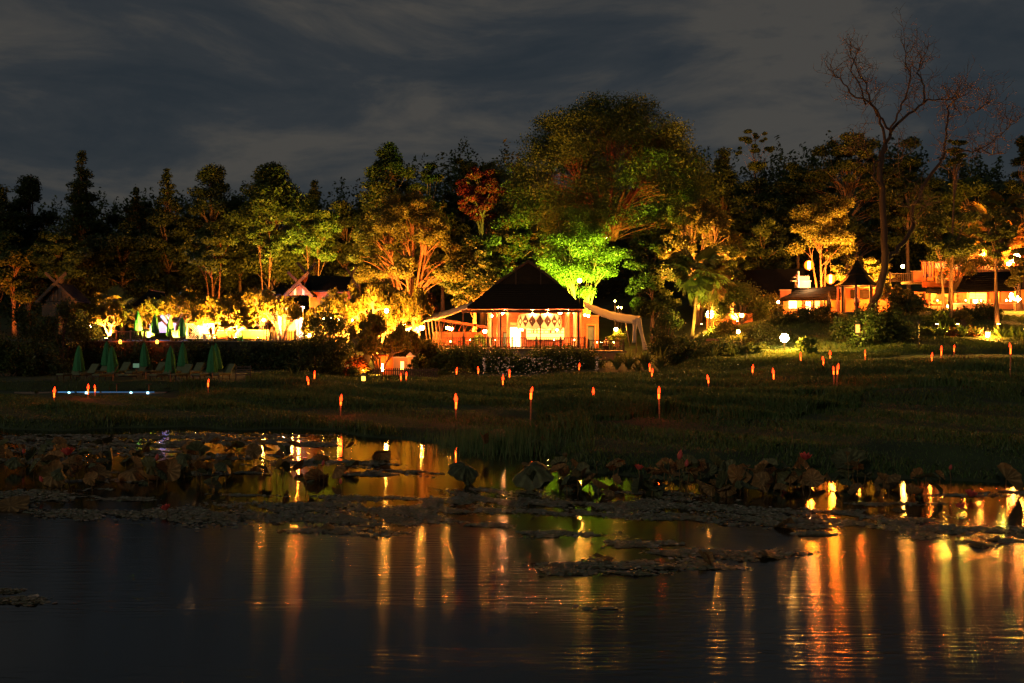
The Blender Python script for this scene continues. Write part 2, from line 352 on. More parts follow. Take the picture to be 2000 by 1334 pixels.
def tree(label, px, ytop, ybot, hw, Y, m='leaf_dark', n=8000, leaf=.45, kind='round', bpx=None, stems=1, bark='bark', group=None,
         seed=0, K=None, trunk_r=.28, name='tree', depth=.8, asp=.5, droop=.2, spread=.5, ybase=None, fill=1.0, limb_r=1.0, cat='tree'):
    rg = np.random.default_rng(1000 + seed); n = int(n * (3.0 if group == TG1 else 2.4)); leaf *= .85 if group == TG1 else .66
    mp_ = Y / FPX; cx = PX(px, Y); zt = PZ(ytop, Y); zb = PZ(ybot, Y); R = hw * mp_ * (1.35 if kind in ('spire', 'column') else 1.15 if group == TG1 else 1.0); Hc = zt - zb; zc = (zt + zb) / 2
    bx = PX(bpx if bpx is not None else px, Y); gz = H(bx, Y) - .15 if ybase is None else PZ(ybase, Y)
    base = Vector((bx, Y, gz))
    K = int((K or int(16 + R * 3.2)) * (2.6 if kind in ('spire', 'column') else 1.6))
    cl = []; cr = []
    for i in range(K):
        if kind == 'spire':
            t_ = rg.random() ** 1.25; rr = R * (1 - t_ ** 1.15) * (.1 + .85 * rg.random()); a = rg.random() * 6.283
            cl.append((cx + rr * math.cos(a), Y + rr * math.sin(a), zb + Hc * (t_ * .97))); cr.append(R * (.34 * (1 - t_) + .13))
        elif kind == 'column':
            t_ = rg.random(); rr = R * (1 - abs(2 * t_ - .8) ** 3 * .55) * (.3 + .6 * rg.random()); a = rg.random() * 6.283
            if t_ > .8: rr *= .62
            cl.append((cx + rr * math.cos(a), Y + rr * math.sin(a), zb + Hc * t_ * .95)); cr.append(R * (.24 + .16 * rg.random()))
        elif kind == 'umbrella':
            a = rg.random() * 6.283; q = rg.random() ** .5; rr = R * .92 * q
            t_ = (1 - q ** 3.2) * .86 + (rg.random() - .7) * .30 * (.6 + q)
            cl.append((cx + rr * math.cos(a), Y + depth * rr * math.sin(a), zb + Hc * np.clip(t_, .02, .93))); cr.append(R * (.11 + .09 * rg.random()))
        else:
            d = rg.normal(size=3); d /= np.linalg.norm(d); f = rg.random() ** .45
            cl.append((cx + R * .80 * d[0] * f, Y + depth * R * d[1] * f, zc + Hc * .43 * d[2] * f)); cr.append(min(R, Hc * .6) * (.17 + .15 * rg.random()))
    cl = np.array(cl); cr = np.array(cr)
    wts = cr ** 1.7; wts /= wts.sum(); pick = rg.choice(K, size=n, p=wts)
    g = rg.normal(size=(n, 3)); g /= np.linalg.norm(g, axis=1)[:, None]; g *= (rg.random((n, 1)) ** .5) * (.75 + .35 * rg.random((n, 1))); g[:, 2] *= .60
    cen = cl[pick] + g * cr[pick][:, None] * fill
    V, Fc = leaves(cen, leaf * (.65 + .7 * rg.random(n)), asp, .5, droop, rg)
    bl = np.array(base)
    root = thing(name, label, cat, base, 0, group)
    link('crown', np_mesh('crown', V - bl, Fc, M[m]), root)
    mb = MB(); spines = []
    for s in range(stems):
        a = 6.283 * s / max(stems, 1) + rg.random(); off = Vector((math.cos(a), math.sin(a) * .7, 0)) * (0 if stems == 1 else trunk_r * 1.2)
        tip = Vector((cx, Y, zb + Hc * (.45 if stems == 1 else .30)))
        if stems > 1: tip += Vector((math.cos(a) * R * spread, math.sin(a) * R * spread * .7, rg.random() * Hc * .2))
        b0 = base + off; mid = b0.lerp(tip, .5) + Vector((-(tip.x - b0.x) * .22, -(tip.y - b0.y) * .22, 0)) + Vector(rg.normal(size=3) * trunk_r * .6)
        pts = bez(b0, mid, tip, 7); r0 = trunk_r / (1 if stems == 1 else 1.7)
        mb.tube([q - base for q in pts], [r0 * (1.25 - i * .05) * (1 - .75 * i / 7) for i in range(8)], 7)
        spines.append((pts, r0))
    for c, r in zip(cl, cr):
        c = Vector(c); best = min(spines, key=lambda s_: (s_[0][-1] - c).length)
        zz = [p_ for p_ in best[0] if p_.z < c.z - .3] or [best[0][2]]
        st = zz[-1] if rg.random() < .5 else zz[max(0, len(zz) - 2)]
        mid = st.lerp(c, .5) + Vector((-(c.x - st.x) * .1, 0, abs(c.x - st.x) * .12 + .2)) + Vector(rg.normal(size=3) * r * .25)
        lr = best[1] * .30 * limb_r
        pts = bez(st, mid, c, 5)
        mb.tube([q - base for q in pts], [lr * (1 - .78 * i / 5) for i in range(6)], 5)
    mb.obj('trunk', M[bark], root, True)
    return root

TG1 = 'dark trees along the skyline'
# skyline, left
tree('dark bushy tree cut by the left edge of the photo, warm-lit tips', -5, 352, 560, 48, 122, 'leaf_dark', 6000, kind='column', seed=1, group=TG1)
tree('dark twin-topped tree between the left edge tree and the tall spire', 57, 338, 570, 44, 128, 'leaf_dark', 6500, kind='column', seed=2, group=TG1)
tree('tallest dark conifer spire on the left skyline', 160, 288, 600, 56, 126, 'leaf_dark', 9000, kind='spire', seed=3, K=60, group=TG1)
tree('low dark pointed tree just right of the tall spire', 266, 362, 590, 36, 130, 'leaf_dark', 4500, kind='spire', seed=4, K=36, group=TG1)
tree('dark pointed tree with a drooping tip left of the forked tree', 326, 320, 590, 46, 128, 'leaf_dark', 7000, kind='spire', seed=5, K=46, group=TG1)
tree('dark rounded double-headed tree above the forked pale trunk', 416, 320, 560, 52, 130, 'leaf_dark', 8000, kind='column', seed=6, group=TG1)
tree('tall round-topped tree faintly lit gold over the gabled house', 535, 318, 540, 62, 126, 'leaf_mid', 12000, seed=7, kind='column', K=42, trunk_r=.25, group=TG1)
tree('small dark tree top peeping behind the round-topped tree', 614, 348, 500, 40, 142, 'leaf_dark', 4000, kind='spire', seed=8, K=30, group=TG1)
tree('dark low tree filling the gap left of the tall dark crown', 700, 372, 520, 45, 140, 'leaf_dark', 4500, seed=9, group=TG1)
tree('tall dark broad-headed tree rising left of the red-leaved tree', 760, 272, 520, 45, 132, 'leaf_dark', 7500, kind='column', seed=10, group=TG1)
tree('dark tree lit along its top right of the tall broad head', 835, 308, 520, 48, 131, 'leaf_dark', 6500, seed=11, group=TG1)
tree('dark far tree behind the red-leaved tree', 905, 294, 480, 42, 145, 'leaf_dark', 4500, seed=12, group=TG1)
tree('dark conifer-like tree between the big spreading tree and umbrella tree', 1412, 282, 560, 36, 140, 'leaf_dark', 6000, kind='column', seed=13, group=TG1)
tree('small flat-topped umbrella tree alone against the bright cloud', 1475, 248, 300, 32, 140, 'leaf_dark', 1500, kind='umbrella', seed=14, trunk_r=.12, K=16, leaf=.4, group=TG1)
tree('low dark tree under the umbrella tree', 1475, 305, 560, 60, 136, 'leaf_dark', 7500, seed=15, group=TG1)
tree('dark rounded tree left of the bare tree', 1560, 284, 520, 52, 138, 'leaf_dark', 7500, seed=16, group=TG1)
tree('broad dark tree directly behind the bare tree', 1655, 252, 480, 92, 134, 'leaf_dark', 12000, seed=17, kind='umbrella', K=60, group=TG1)
tree('dark tree between the two bare crowns', 1775, 258, 480, 60, 136, 'leaf_dark', 7500, seed=18, group=TG1)
tree('dark olive tree under the right bare branches', 1905, 325, 520, 70, 130, 'leaf_mid', 9000, seed=19, group=TG1)
tree('dark tree at the right edge of the photo', 2000, 255, 520, 34, 126, 'leaf_dark', 6000, kind='column', seed=20, group=TG1)
tree('dark undergrowth tree behind the small black hut gable', 240, 420, 600, 70, 118, 'leaf_dark', 8000, seed=21, group=TG1)
tree('dark leafy tree left of the small black hut gable', 30, 430, 600, 62, 114, 'leaf_mid', 8000, seed=22, group=TG1)
tree('dark tree with warm specks above the small black hut gable', 120, 440, 570, 52, 112, 'leaf_mid', 6500, seed=23, group=TG1)
tree('dark tree filling behind the forked pale trunk', 330, 410, 590, 62, 120, 'leaf_dark', 8000, seed=24, group=TG1)
tree('black tree mass right of the green-lit bamboo', 1275, 430, 650, 62, 112, 'leaf_dark', 11000, seed=25, group=TG1, depth=.5)
tree('dark tree mass between the golden crown and right golden tree', 1490, 400, 600, 58, 122, 'leaf_dark', 8500, seed=26, group=TG1)
tree('dark tree left of the pavilion roof', 925, 440, 610, 68, 114, 'leaf_dark', 11000, seed=27, group=TG1, depth=.5)
for px_, yt_, hw_, l_ in ((195, 395, 62, 'dark middle-row tree under the tall conifer spire'), (285, 385, 60, 'dark middle-row tree between spire and drooping tip'), (375, 375, 60, 'dark middle-row tree left of the double-headed tree'),
                          (468, 370, 58, 'dark middle-row tree between double-headed and round-topped trees'), (675, 385, 62, 'dark middle-row tree left of the golden many-stemmed tree'), (865, 345, 58, 'dark middle-row tree behind the golden many-stemmed tree')):
    tree(l_, px_, yt_, 560, hw_, 134, 'leaf_dark', 7000, seed=int(70 + px_ // 10), group=TG1)
tree('dim tree behind the wooden pavilion roof', 1010, 400, 580, 55, 122, 'leaf_dark', 8000, seed=28, group=TG1)
# lit trees
TG2 = 'trees lit from below by garden lights'
tree('small tree with pale forked trunk lit orange behind golden shrubs', 412, 425, 545, 58, 108, 'leaf_mid', 7500, seed=31, stems=3, bark='bark_red', spread=.35, trunk_r=.22, bpx=418, group=TG2, leaf=.38)
tree('yellow-green lit tree with leaning red trunk above the gabled house', 610, 385, 520, 66, 114, 'leaf_lime', 11000, seed=32, stems=2, bark='bark_red', spread=.3, trunk_r=.2, group=TG2, leaf=.38)
tree('slender gold-lit tree with two straight trunks left of gabled house', 520, 400, 520, 40, 112, 'leaf_mid', 6000, seed=33, stems=2, bark='bark_red', spread=.35, trunk_r=.18, group=TG2, leaf=.38)
tree('broad golden many-stemmed tree with dark fan of trunks', 790, 370, 545, 112, 112, 'leaf_gold', 26000, seed=34, kind='umbrella', stems=9, bark='bark_red', spread=.42, trunk_r=.42, K=95, group=TG2, leaf=.36, bpx=800)
tree('red-leaved tree with gold-lit top beside the big spreading tree', 942, 318, 445, 54, 122, 'leaf_red', 8500, seed=35, group=TG2, leaf=.4)
tree('gold-lit leafy top rising above the red-leaved tree', 950, 308, 385, 52, 125, 'leaf_gold', 4500, seed=36, group=TG2, leaf=.4)
tree('biggest spreading tree with fan of red-lit stems above the pavilion', 1190, 186, 450, 232, 124, 'leaf_mid', 60000, seed=37, kind='umbrella', stems=16, bark='bark_red', spread=.34, trunk_r=.46, K=200, group=TG2, leaf=.42, ybase=470, droop=.4, limb_r=.55)
tree('bright lime-green lit bamboo-like tree behind the pavilion roof', 1130, 388, 590, 98, 113, 'leaf_lime', 20000, seed=38, stems=8, bark='bark_pale', spread=.45, trunk_r=.3, K=70, group=TG2, leaf=.34, bpx=1135, droop=.6)
tree('golden lit tree crown behind the fan palm', 1362, 388, 505, 92, 112, 'leaf_gold', 18000, seed=39, kind='umbrella', stems=4, K=70, group=TG2, leaf=.38, trunk_r=.3)
tree('olive-gold tree hanging right of the fan palm', 1425, 470, 590, 42, 106, 'leaf_mid', 6500, seed=40, group=TG2, leaf=.36)
tree('golden orange tree with a bent trunk holding two round lanterns', 1605, 372, 520, 82, 106, 'leaf_gold', 17000, seed=41, stems=3, bark='bark_red', spread=.4, trunk_r=.26, bpx=1606, group=TG2, leaf=.36)
tree('bright yellow leafy tree behind the spired gazebo', 1690, 488, 575, 74, 104, 'leaf_gold', 13000, seed=42, group=TG2, leaf=.30)
tree('slim dark-trunked tree with hazy leaves in front of the balcony house', 1850, 385, 540, 66, 84, 'leaf_mid', 9000, seed=43, stems=2, spread=.25, trunk_r=.26, bpx=1852, group=TG2, leaf=.30)
tree('thin-topped tree rising above the slim dark trunk', 1868, 258, 340, 26, 86, 'leaf_mid', 1800, seed=44, stems=1, trunk_r=.14, bpx=1854, group=TG2, leaf=.32)
tree('yellow-lit bushy crown over the wide tiled roof', 1915, 465, 535, 62, 108, 'leaf_gold', 9000, seed=45, group=TG2, leaf=.30)
tree('ivy-clad dark tree in front of the wide tiled roof', 1945, 400, 520, 42, 82, 'leaf_mid', 5000, seed=46, stems=1, bpx=1948, trunk_r=.2, group=TG2, leaf=.28)
tree('yellow-green lit shrub tree at the right edge above the lamp cluster', 1992, 470, 580, 34, 96, 'leaf_gold', 5000, seed=47, group=TG2, leaf=.28)

# far woods closing the gaps
n = 300000; nk = 210
kp = rng.uniform(-500, 2500, nk); kw_ = rng.uniform(24, 66, nk); ky = rng.uniform(150, 175, nk)
kt = np.interp(kp, [-500, 0, 120, 260, 500, 640, 720, 860, 1000, 1350, 1500, 1700, 1900, 2050, 2500], [400, 405, 412, 395, 385, 385, 375, 325, 320, 320, 325, 295, 335, 310, 320]) - 12 + rng.normal(size=nk) * 15
pk = rng.integers(0, nk, n); rr_ = np.sqrt(rng.random(n)); aa = rng.uniform(0, 6.283, n)
px = kp[pk] + kw_[pk] * rr_ * np.cos(aa) * (1 + .2 * np.sin(5 * aa + pk)); py = kt[pk] + 110 + 110 * rr_ * np.sin(aa) * (1 + .12 * np.sin(7 * aa + pk)) + rng.normal(size=n) * 4
low = rng.random(n) < .42; px = np.where(low, rng.uniform(-500, 2500, n), px); py = np.where(low, rng.uniform(455, 640, n), py); Yw = ky[pk] + rng.normal(size=n) * 2
V, Fc = leaves(np.stack([PX(px, Yw), Yw, PZ(py, Yw)], 1), rng.uniform(.4, .8, n), .55, .4, .2)
o = link('forest', np_mesh('forest', V, Fc, M['leaf_dark'])); tag(o, 'dark wooded hillside closing the view behind the resort', 'woods', kind='stuff')

# ------------------------------------------------------------------ bare tree
def bare_tree():
    rg = random.Random(4); Y = 76.0
    root = thing('bare_tree', 'tall leafless tree with leaning trunk and twiggy crown against the sky', 'tree', (PX(1682, Y), Y, H(PX(1682, Y), Y) - .2))
    base = root.location.copy()
    S = [([(1682, 700), (1685, 645), (1700, 605), (1719, 557), (1728, 514), (1727, 450), (1723, 387), (1718, 340), (1722, 300), (1728, 283)], .44, .20, 0),
         ([(1728, 283), (1722, 252), (1708, 219), (1691, 205), (1651, 188), (1631, 161), (1612, 150)], .15, .03, -.8),
         ([(1728, 283), (1742, 256), (1769, 229), (1803, 202), (1823, 188), (1860, 187), (1885, 178)], .18, .03, .8),
         ([(1742, 256), (1715, 225), (1702, 195), (1698, 161), (1681, 131), (1670, 100)], .12, .025, .5),
         ([(1738, 262), (1748, 225), (1759, 198), (1765, 158), (1750, 135), (1744, 112)], .11, .025, -1.2),
         ([(1803, 202), (1809, 165), (1799, 138), (1808, 118), (1828, 85)], .10, .02, .9),
         ([(1691, 205), (1688, 170), (1672, 130), (1690, 90), (1700, 75)], .09, .02, 1.4),
         ([(1722, 312), (1708, 318), (1702, 345), (1716, 368)], .10, .09, -.3),
         ([(1708, 318), (1690, 298), (1672, 290), (1655, 300)], .07, .02, -.6),
         ([(1704, 340), (1680, 325), (1650, 340), (1628, 352)], .07, .02, -1.0),
         ([(1720, 360), (1745, 340), (1768, 312), (1775, 292)], .06, .02, .7),
         ([(1727, 512), (1742, 495), (1765, 477), (1791, 443), (1792, 414), (1813, 367), (1850, 316), (1863, 300), (1870, 266), (1878, 225), (1880, 195), (1900, 175), (1925, 165)], .26, .03, 1.6),
         ([(1863, 300), (1885, 294), (1904, 296), (1920, 285), (1944, 300), (1968, 296)], .08, .02, .4),
         ([(1904, 296), (1930, 282), (1951, 266), (1965, 252), (1981, 236)], .06, .015, -.3),
         ([(1878, 225), (1866, 205), (1870, 195), (1862, 185)], .06, .02, .5),
         ([(1880, 205), (1910, 215), (1935, 200), (1942, 195)], .05, .015, .5),
         ([(1790, 440), (1775, 425), (1768, 405), (1790, 398)], .06, .02, -.8),
         ([(1792, 420), (1812, 402), (1828, 396)], .05, .015, .8)]
    mb = MB(); tw = MB()
    def jag(pts, k):
        o = []
        for a, b in zip(pts, pts[1:]):
            for i in range(k):
                t = i / k; q = a.lerp(b, t)
                if i: q += Vector((rg.gauss(0, .06), rg.gauss(0, .08), rg.gauss(0, .06)))
                o.append(q)
        return o + [pts[-1]]
    def twig(p, d, ln, r, depth):
        pts = [p]; dd = d.copy(); seg = max(3, int(ln / .32))
        for i in range(seg):
            dd = (dd + Vector((rg.gauss(0, .32), rg.gauss(0, .32), rg.gauss(.07, .28)))).normalized()
            pts.append(pts[-1] + dd * ln / seg)
        (tw if r < .05 else mb).tube(pts, [r * (1 - .75 * i / seg) for i in range(seg + 1)], 4 if depth else 3, False)
        if depth > 0:
            for i in range(2, seg + 1):
                if rg.random() < .75:
                    nd = (dd * .4 + Vector((rg.gauss(0, .8), rg.gauss(0, .8), rg.gauss(.25, .6)))).normalized()
                    twig(pts[i], nd, ln * rg.uniform(.4, .72), max(r * .62, .017), depth - 1)
    for pts, r0, r1, dy in S:
        n = len(pts)
        r0 *= .8; P = [Vector((PX(a, Y), Y + dy * i / n * 2.2, PZ(b, Y))) - base for i, (a, b) in enumerate(pts)]
        Q = jag(P, 3); m = len(Q)
        mb.tube(Q, [r0 + (r1 - r0) * i / (m - 1) for i in range(m)], 8)
        if r0 < .17 and r1 < .05 or abs(r0 - .208) < .001:
            for i in range(m // 3, m):
                if Q[i].z + base.z < PZ(330, Y): 
                    if rg.random() > .6: continue
                for _k in range(2):
                    nd = Vector((rg.gauss(0, .7), rg.gauss(0, .7), rg.gauss(.45, .5))).normalized()
                    twig(Q[i], nd, rg.uniform(.8, 2.1), .030, 2)
            twig(Q[-1], (Q[-1] - Q[-3]).normalized(), 1.2, .026, 2)
    mb.obj('trunk', M['bark_dark'], root, True); tw.obj('twig', M['bark'], root)
bare_tree()

# ------------------------------------------------------------------ frangipani shrubs and other plants
def frangi_mesh(seed):
    rg = random.Random(seed); mb = MB(); tips = []
    def grow(p, d, ln, r, k):
        q = p + d * ln; mid = p.lerp(q, .5) + Vector((rg.gauss(0, .06), rg.gauss(0, .06), rg.gauss(0, .04))) * ln
        mb.tube([p, mid, q], [r, r * .9, r * .78], 6)
        if k == 0: tips.append((q, d)); return
        for i in range(3 if rg.random() < .5 else 2):
            nd = (d * .75 + Vector((rg.gauss(0, .62), rg.gauss(0, .62), rg.gauss(.05, .25)))).normalized()
            if nd.z < .05: nd.z = .1
            grow(q, nd, ln * rg.uniform(.62, .86), r * .72, k - 1)
    for i in range(4):
        a = i * 1.6 + rg.random(); grow(Vector((math.cos(a) * .1, math.sin(a) * .1, 0)), Vector((math.cos(a) * .7, math.sin(a) * .7, .9)).normalized(), 1.0, .10, 4)
    V = np.array(mb.v); T = np.array([tuple(t[0]) for t in tips])
    sx = 1 / np.abs(T[:, :2]).max(); sz = 1 / T[:, 2].max(); S = np.array([sx, sx, sz])
    mb.v = [tuple(v * S) for v in V]; T = T * S
    g = np.random.default_rng(seed); k = 34; k = 58; c = np.repeat(T, k, 0); d = g.normal(size=c.shape); d[:, 2] = np.abs(d[:, 2]) * .7
    d /= np.linalg.norm(d, axis=1)[:, None]
    c = c + d * (g.random((len(c), 1)) * .105 + .02)
    V2, F2 = leaves(c, g.uniform(.07, .12, len(c)), .42, .2, .0, g, d)
    return mb.mesh('stems', M['bark_pale'], True), np_mesh('foliage', V2, F2, M['leaf_frangi'])
FR = [frangi_mesh(s) for s in (3, 8, 21, 34)]
def frangipani(label, px, ytop, hw, Y, k, ybase=None, rz=0.0, name='frangipani_tree', m=None, group='frangipani trees glowing gold on the upper terrace'):
    x = PX(px, Y); R = hw * Y / FPX; z = H(x, Y) - .05 if ybase is None else PZ(ybase, Y); h = PZ(ytop, Y) - z
    r = thing(name, label, 'tree', (x, Y, z), rz, group)
    a, b = FR[k % 4]
    link('stems', a, r, scale=(R, R, h)); link('crown', b, r, scale=(R, R, h))
    return r
frangipani('small gold frangipani with white forked stems beside the left railing', 214, 592, 34, 92, 0, 655)
frangipani('low yellow-lit bush behind the upper green parasols', 285, 602, 32, 96, 1, 662)
frangipani('wide gold frangipani above the third upper parasol', 340, 570, 62, 97, 2)
frangipani('bright yellow frangipani behind the white lattice screen', 415, 585, 46, 95, 3, rz=1)
frangipani('amber frangipani with white twisted stems right of lattice screen', 452, 592, 44, 92.5, 0, rz=2)
frangipani('broad gold frangipani arching left of the gabled house', 495, 570, 66, 97, 1, rz=.6)
frangipani('olive-gold frangipani over the gabled house porch', 550, 580, 42, 95, 2, rz=2.2)
frangipani('gold frangipani just right of the white porch columns', 632, 590, 40, 94, 3, rz=.3)
frangipani('amber frangipani in front of the long dark roof', 668, 575, 52, 98, 0, rz=3)
frangipani('large orange-gold frangipani beside the bright garden lamp', 730, 556, 68, 98, 1, rz=4)
frangipani('orange frangipani left of the canvas awning', 795, 568, 46, 97, 2, rz=5)
frangipani('red-lit frangipani before the lower terrace of the balcony house', 1748, 556, 30, 93, 2, 615, rz=2, group='shrubs before the right-hand houses')
frangipani('dark frangipani right of the leaning bare trunk', 1775, 572, 26, 90, 0, 622, rz=1, group='shrubs before the right-hand houses')
frangipani('dark frangipani hanging over the lit garden gate', 742, 622, 62, 85, 3, 735, rz=1.2, group='dark shrubs below the upper terrace')
frangipani('lime-edged frangipani between garden gate and awning', 800, 650, 36, 88, 1, 725, rz=.2, group='dark shrubs below the upper terrace')

frangipani('back-row gold frangipani between the third parasol and lattice', 378, 578, 46, 100, 3, rz=2.5)
frangipani('back-row amber frangipani behind the white porch', 520, 572, 50, 101, 0, rz=1.7)
frangipani('back-row orange frangipani nearest the golden many-stemmed tree', 765, 560, 52, 101, 3, rz=3.3)
def bush(label, px, ytop, ybot, hw, Y, m='leaf_dark', n=3500, leaf=.22, seed=0, name='bush', group='bushes between the terraces and the water', cat='bush', K=None):
    rg = np.random.default_rng(500 + seed); s = Y / FPX
    cx, zt, zb, R = PX(px, Y), PZ(ytop, Y), PZ(ybot, Y), hw * s
    K = K or int(10 + R * 4); Hc = zt - zb
    q = rg.uniform(-1, 1, K); ht = Hc * np.sqrt(np.clip(1 - q ** 2 * .8, .1, 1)) * rg.uniform(.3, .95, K)
    cl = np.stack([cx + q * R * .85, Y + rg.uniform(-.7, .7, K) * min(R, 1.6), zb + ht], 1); cr = min(R, Hc) * rg.uniform(.18, .36, K)
    pk = rg.integers(0, K, n); g = rg.normal(size=(n, 3)) * .55
    cen = cl[pk] + g * cr[pk][:, None]; cen[:, 2] = np.maximum(cen[:, 2], zb + .03)
    V, Fc = leaves(cen, leaf * rg.uniform(.6, 1.4, n), .5, .4, .1, rg)
    base = np.array([cx, Y, zb]); r = thing(name, label, cat, base, 0, group)
    link('foliage', np_mesh('foliage', V - base, Fc, M[m]), r)
    mb = MB()
    for c in cl[:14]: mb.tube([(0, 0, -.1), ((c[0] - cx) * .4, 0, (c[2] - zb) * .6), tuple(c - base)], [.06, .04, .015], 5)
    mb.obj('stems', M['bark'], r, True)
    return r
bush('dark flowering bush at the left edge above the water', 40, 600, 745, 70, 84, 'leaf_dark', 6000, seed=1)
bush('dark leafy bush left of the lower parasols', 125, 590, 740, 60, 88, 'leaf_dark', 6000, seed=2)
bush('brownish reedy bush at the far left water edge', 15, 660, 750, 50, 74, 'leaf_mid', 4000, seed=3)
bush('dark bush under the left railing', 150, 610, 690, 50, 95, 'leaf_dark', 4000, seed=4)
bush('dark bush right of the lower sun loungers', 615, 665, 760, 48, 78, 'leaf_dark', 6000, seed=5)
bush('gold-edged bush beside the lit garden gate', 655, 660, 762, 42, 79, 'leaf_mid', 6000, seed=6)
bush('tall dark shrub under the gabled house railing', 640, 612, 700, 50, 89, 'leaf_dark', 6000, seed=7)
bush('dark shrub in front of the small lamp on the slope', 590, 668, 720, 40, 88, 'leaf_dark', 3500, seed=8)
bush('yellow-green clipped bush left of the pavilion deck', 838, 672, 735, 42, 90, 'leaf_gold', 6000, seed=9)
bush('round lime bush between garden wall and pavilion steps', 800, 668, 700, 28, 92, 'leaf_gold', 3500, seed=10)
bush('low pinkish bush glowing at the foot of the garden gate', 690, 680, 745, 26, 82, 'redbed', 3500, seed=11)
bush('yellow ground bush under the garden gate lamp', 722, 722, 752, 26, 81, 'leaf_gold', 2200, seed=12)
bush('trimmed dark hedge with gold top below the pavilion deck', 930, 682, 737, 112, 89, 'leaf_mid', 16000, seed=13, name='hedge', K=90)
bush('dark hedge with gold top under the right pavilion deck', 1095, 680, 737, 90, 89, 'leaf_mid', 13000, seed=14, name='hedge', K=80)
bush('big black bush at the foot of the leaning bare tree', 1715, 590, 712, 62, 76, 'leaf_dark', 11000, seed=15)
bush('dark rounded shrub left of the leaning trunk', 1660, 600, 690, 38, 78, 'leaf_dark', 6000, seed=16)
bush('lime-lit shrub right of the big white floodlight', 1578, 655, 710, 26, 74, 'leaf_lime', 3000, seed=17)
bush('yellow-lit shrub left of the big white floodlight', 1490, 638, 690, 42, 80, 'leaf_gold', 4500, seed=18)
bush('dark hedge on the slope below the arcade house', 1570, 605, 650, 70, 88, 'leaf_dark', 7000, seed=19, name='hedge')
bush('low clipped yellow-lit bushes by the garden path', 1420, 628, 668, 36, 88, 'leaf_gold', 4000, seed=20)
bush('dark shrub beneath the fan palm', 1345, 655, 715, 40, 80, 'leaf_dark', 5000, seed=21)
bush('dark leafy tree-shrub hiding the slatted house', 1448, 555, 630, 52, 96, 'leaf_mid', 7000, seed=22)
bush('golden shrub at the corner of the arcade house', 1505, 562, 612, 24, 96, 'leaf_gold', 2600, seed=23)
bush('dark hedge along the foot of the wide-roofed house', 1920, 603, 635, 70, 88, 'leaf_dark', 7000, seed=24, name='hedge')
bush('green-lit bush beside the slim dark trunk', 1833, 605, 640, 24, 84, 'leaf_lime', 2600, seed=25)
bush('orange-leaved bush right of the slim dark trunk', 1880, 608, 645, 22, 84, 'leaf_gold', 2400, seed=26)
bush('red-orange flower bed between the first two agaves', 1862, 642, 662, 22, 79, 'redbed', 2600, seed=27, leaf=.14)
bush('red flower bed right of the second agave', 1905, 642, 664, 22, 79, 'redbed', 2600, seed=28, leaf=.14)
bush('golden flower bed left of the first agave', 1815, 638, 660, 22, 79, 'leaf_gold', 2600, seed=29, leaf=.14)
bush('dark bush in front of the balcony house with red leaves', 1760, 560, 630, 36, 90, 'leaf_dark', 4500, seed=30)
bush('leafy screen of gold twigs over the curtained balcony', 1868, 488, 548, 34, 99, 'leaf_gold', 2600, seed=61, leaf=.2)
bush('leafy screen of amber twigs hiding the upper house', 1925, 500, 532, 40, 102, 'leaf_gold', 2600, seed=62, leaf=.2)
bush('low dark shrubs along the terracotta terrace foot', 1800, 600, 622, 40, 94, 'leaf_dark', 3600, seed=63)
bush('dark shrub before the arcade house steps', 1612, 600, 640, 26, 90, 'leaf_dark', 2800, seed=64)
bush('dark creeper bush at the gate pillar foot', 806, 704, 742, 15, 83, 'leaf_mid', 2000, seed=66, leaf=.18)
bush('dark foliage added to darken the retaining wall, left', 250, 672, 735, 70, 88.8, 'leaf_dark', 5000, seed=67)  # these three foliage masses are added so the retaining wall stays dark
bush('dark foliage added to darken the retaining wall, middle', 385, 672, 735, 80, 88.8, 'leaf_dark', 5500, seed=68)
bush('dark foliage added to darken the retaining wall, right', 520, 672, 735, 75, 88.8, 'leaf_dark', 5500, seed=69)
bush('dark shrub right of the right canvas awning', 1300, 610, 720, 40, 92, 'leaf_dark', 7000, seed=31)
bush('yellow potted-looking plant glowing behind the right deck railing', 1206, 648, 678, 18, 100, 'leaf_lime', 1800, seed=32, leaf=.16)
bush('yellow plant glowing behind the left deck railing', 935, 650, 680, 18, 101, 'leaf_lime', 1800, seed=33, leaf=.16)
bush('reddish shrub at the left end of the garden fence', 850, 722, 742, 36, 86, 'leaf_mid', 2500, seed=34)
bush('dark bush on the bank behind the potted plants', 90, 690, 760, 60, 76, 'leaf_dark', 4500, seed=35)
bush('low grassy shrubs along the foot of the bright floodlight', 1440, 672, 708, 90, 76, 'leaf_mid', 6500, seed=36, leaf=.26)

def blade_mesh(ln, w, bend, name, m, seg=5, fold=.25):
    v = []; f = []
    for i in range(seg + 1):
        t = i / seg; ww = w * (1 - t ** 2.2) * (.6 + .8 * min(t * 3, 1)) * .5 + .002
        x = ln * t * math.cos(bend * t); z = ln * t * math.sin(math.pi / 2 - bend * t * 1.1)
        x = ln * math.sin(bend * t) * t
        v += [(x, -ww, z), (x + 0, 0, z - fold * ww), (x, ww, z)]
    for i in range(seg):
        a = i * 3; f += [(a, a + 1, a + 4, a + 3), (a + 1, a + 2, a + 5, a + 4)]
    me = bpy.data.meshes.new(name); me.from_pydata(v, [], f); me.materials.append(m); me.update(); return me
STRAP = [blade_mesh(1.0, .075, b, 'leaf_blade', M['leaf_pale']) for b in (.25, .55, .9)]
AGV = [blade_mesh(1.0, .10, b, 'leaf_blade', M['leaf_mid']) for b in (.2, .5, .8)]
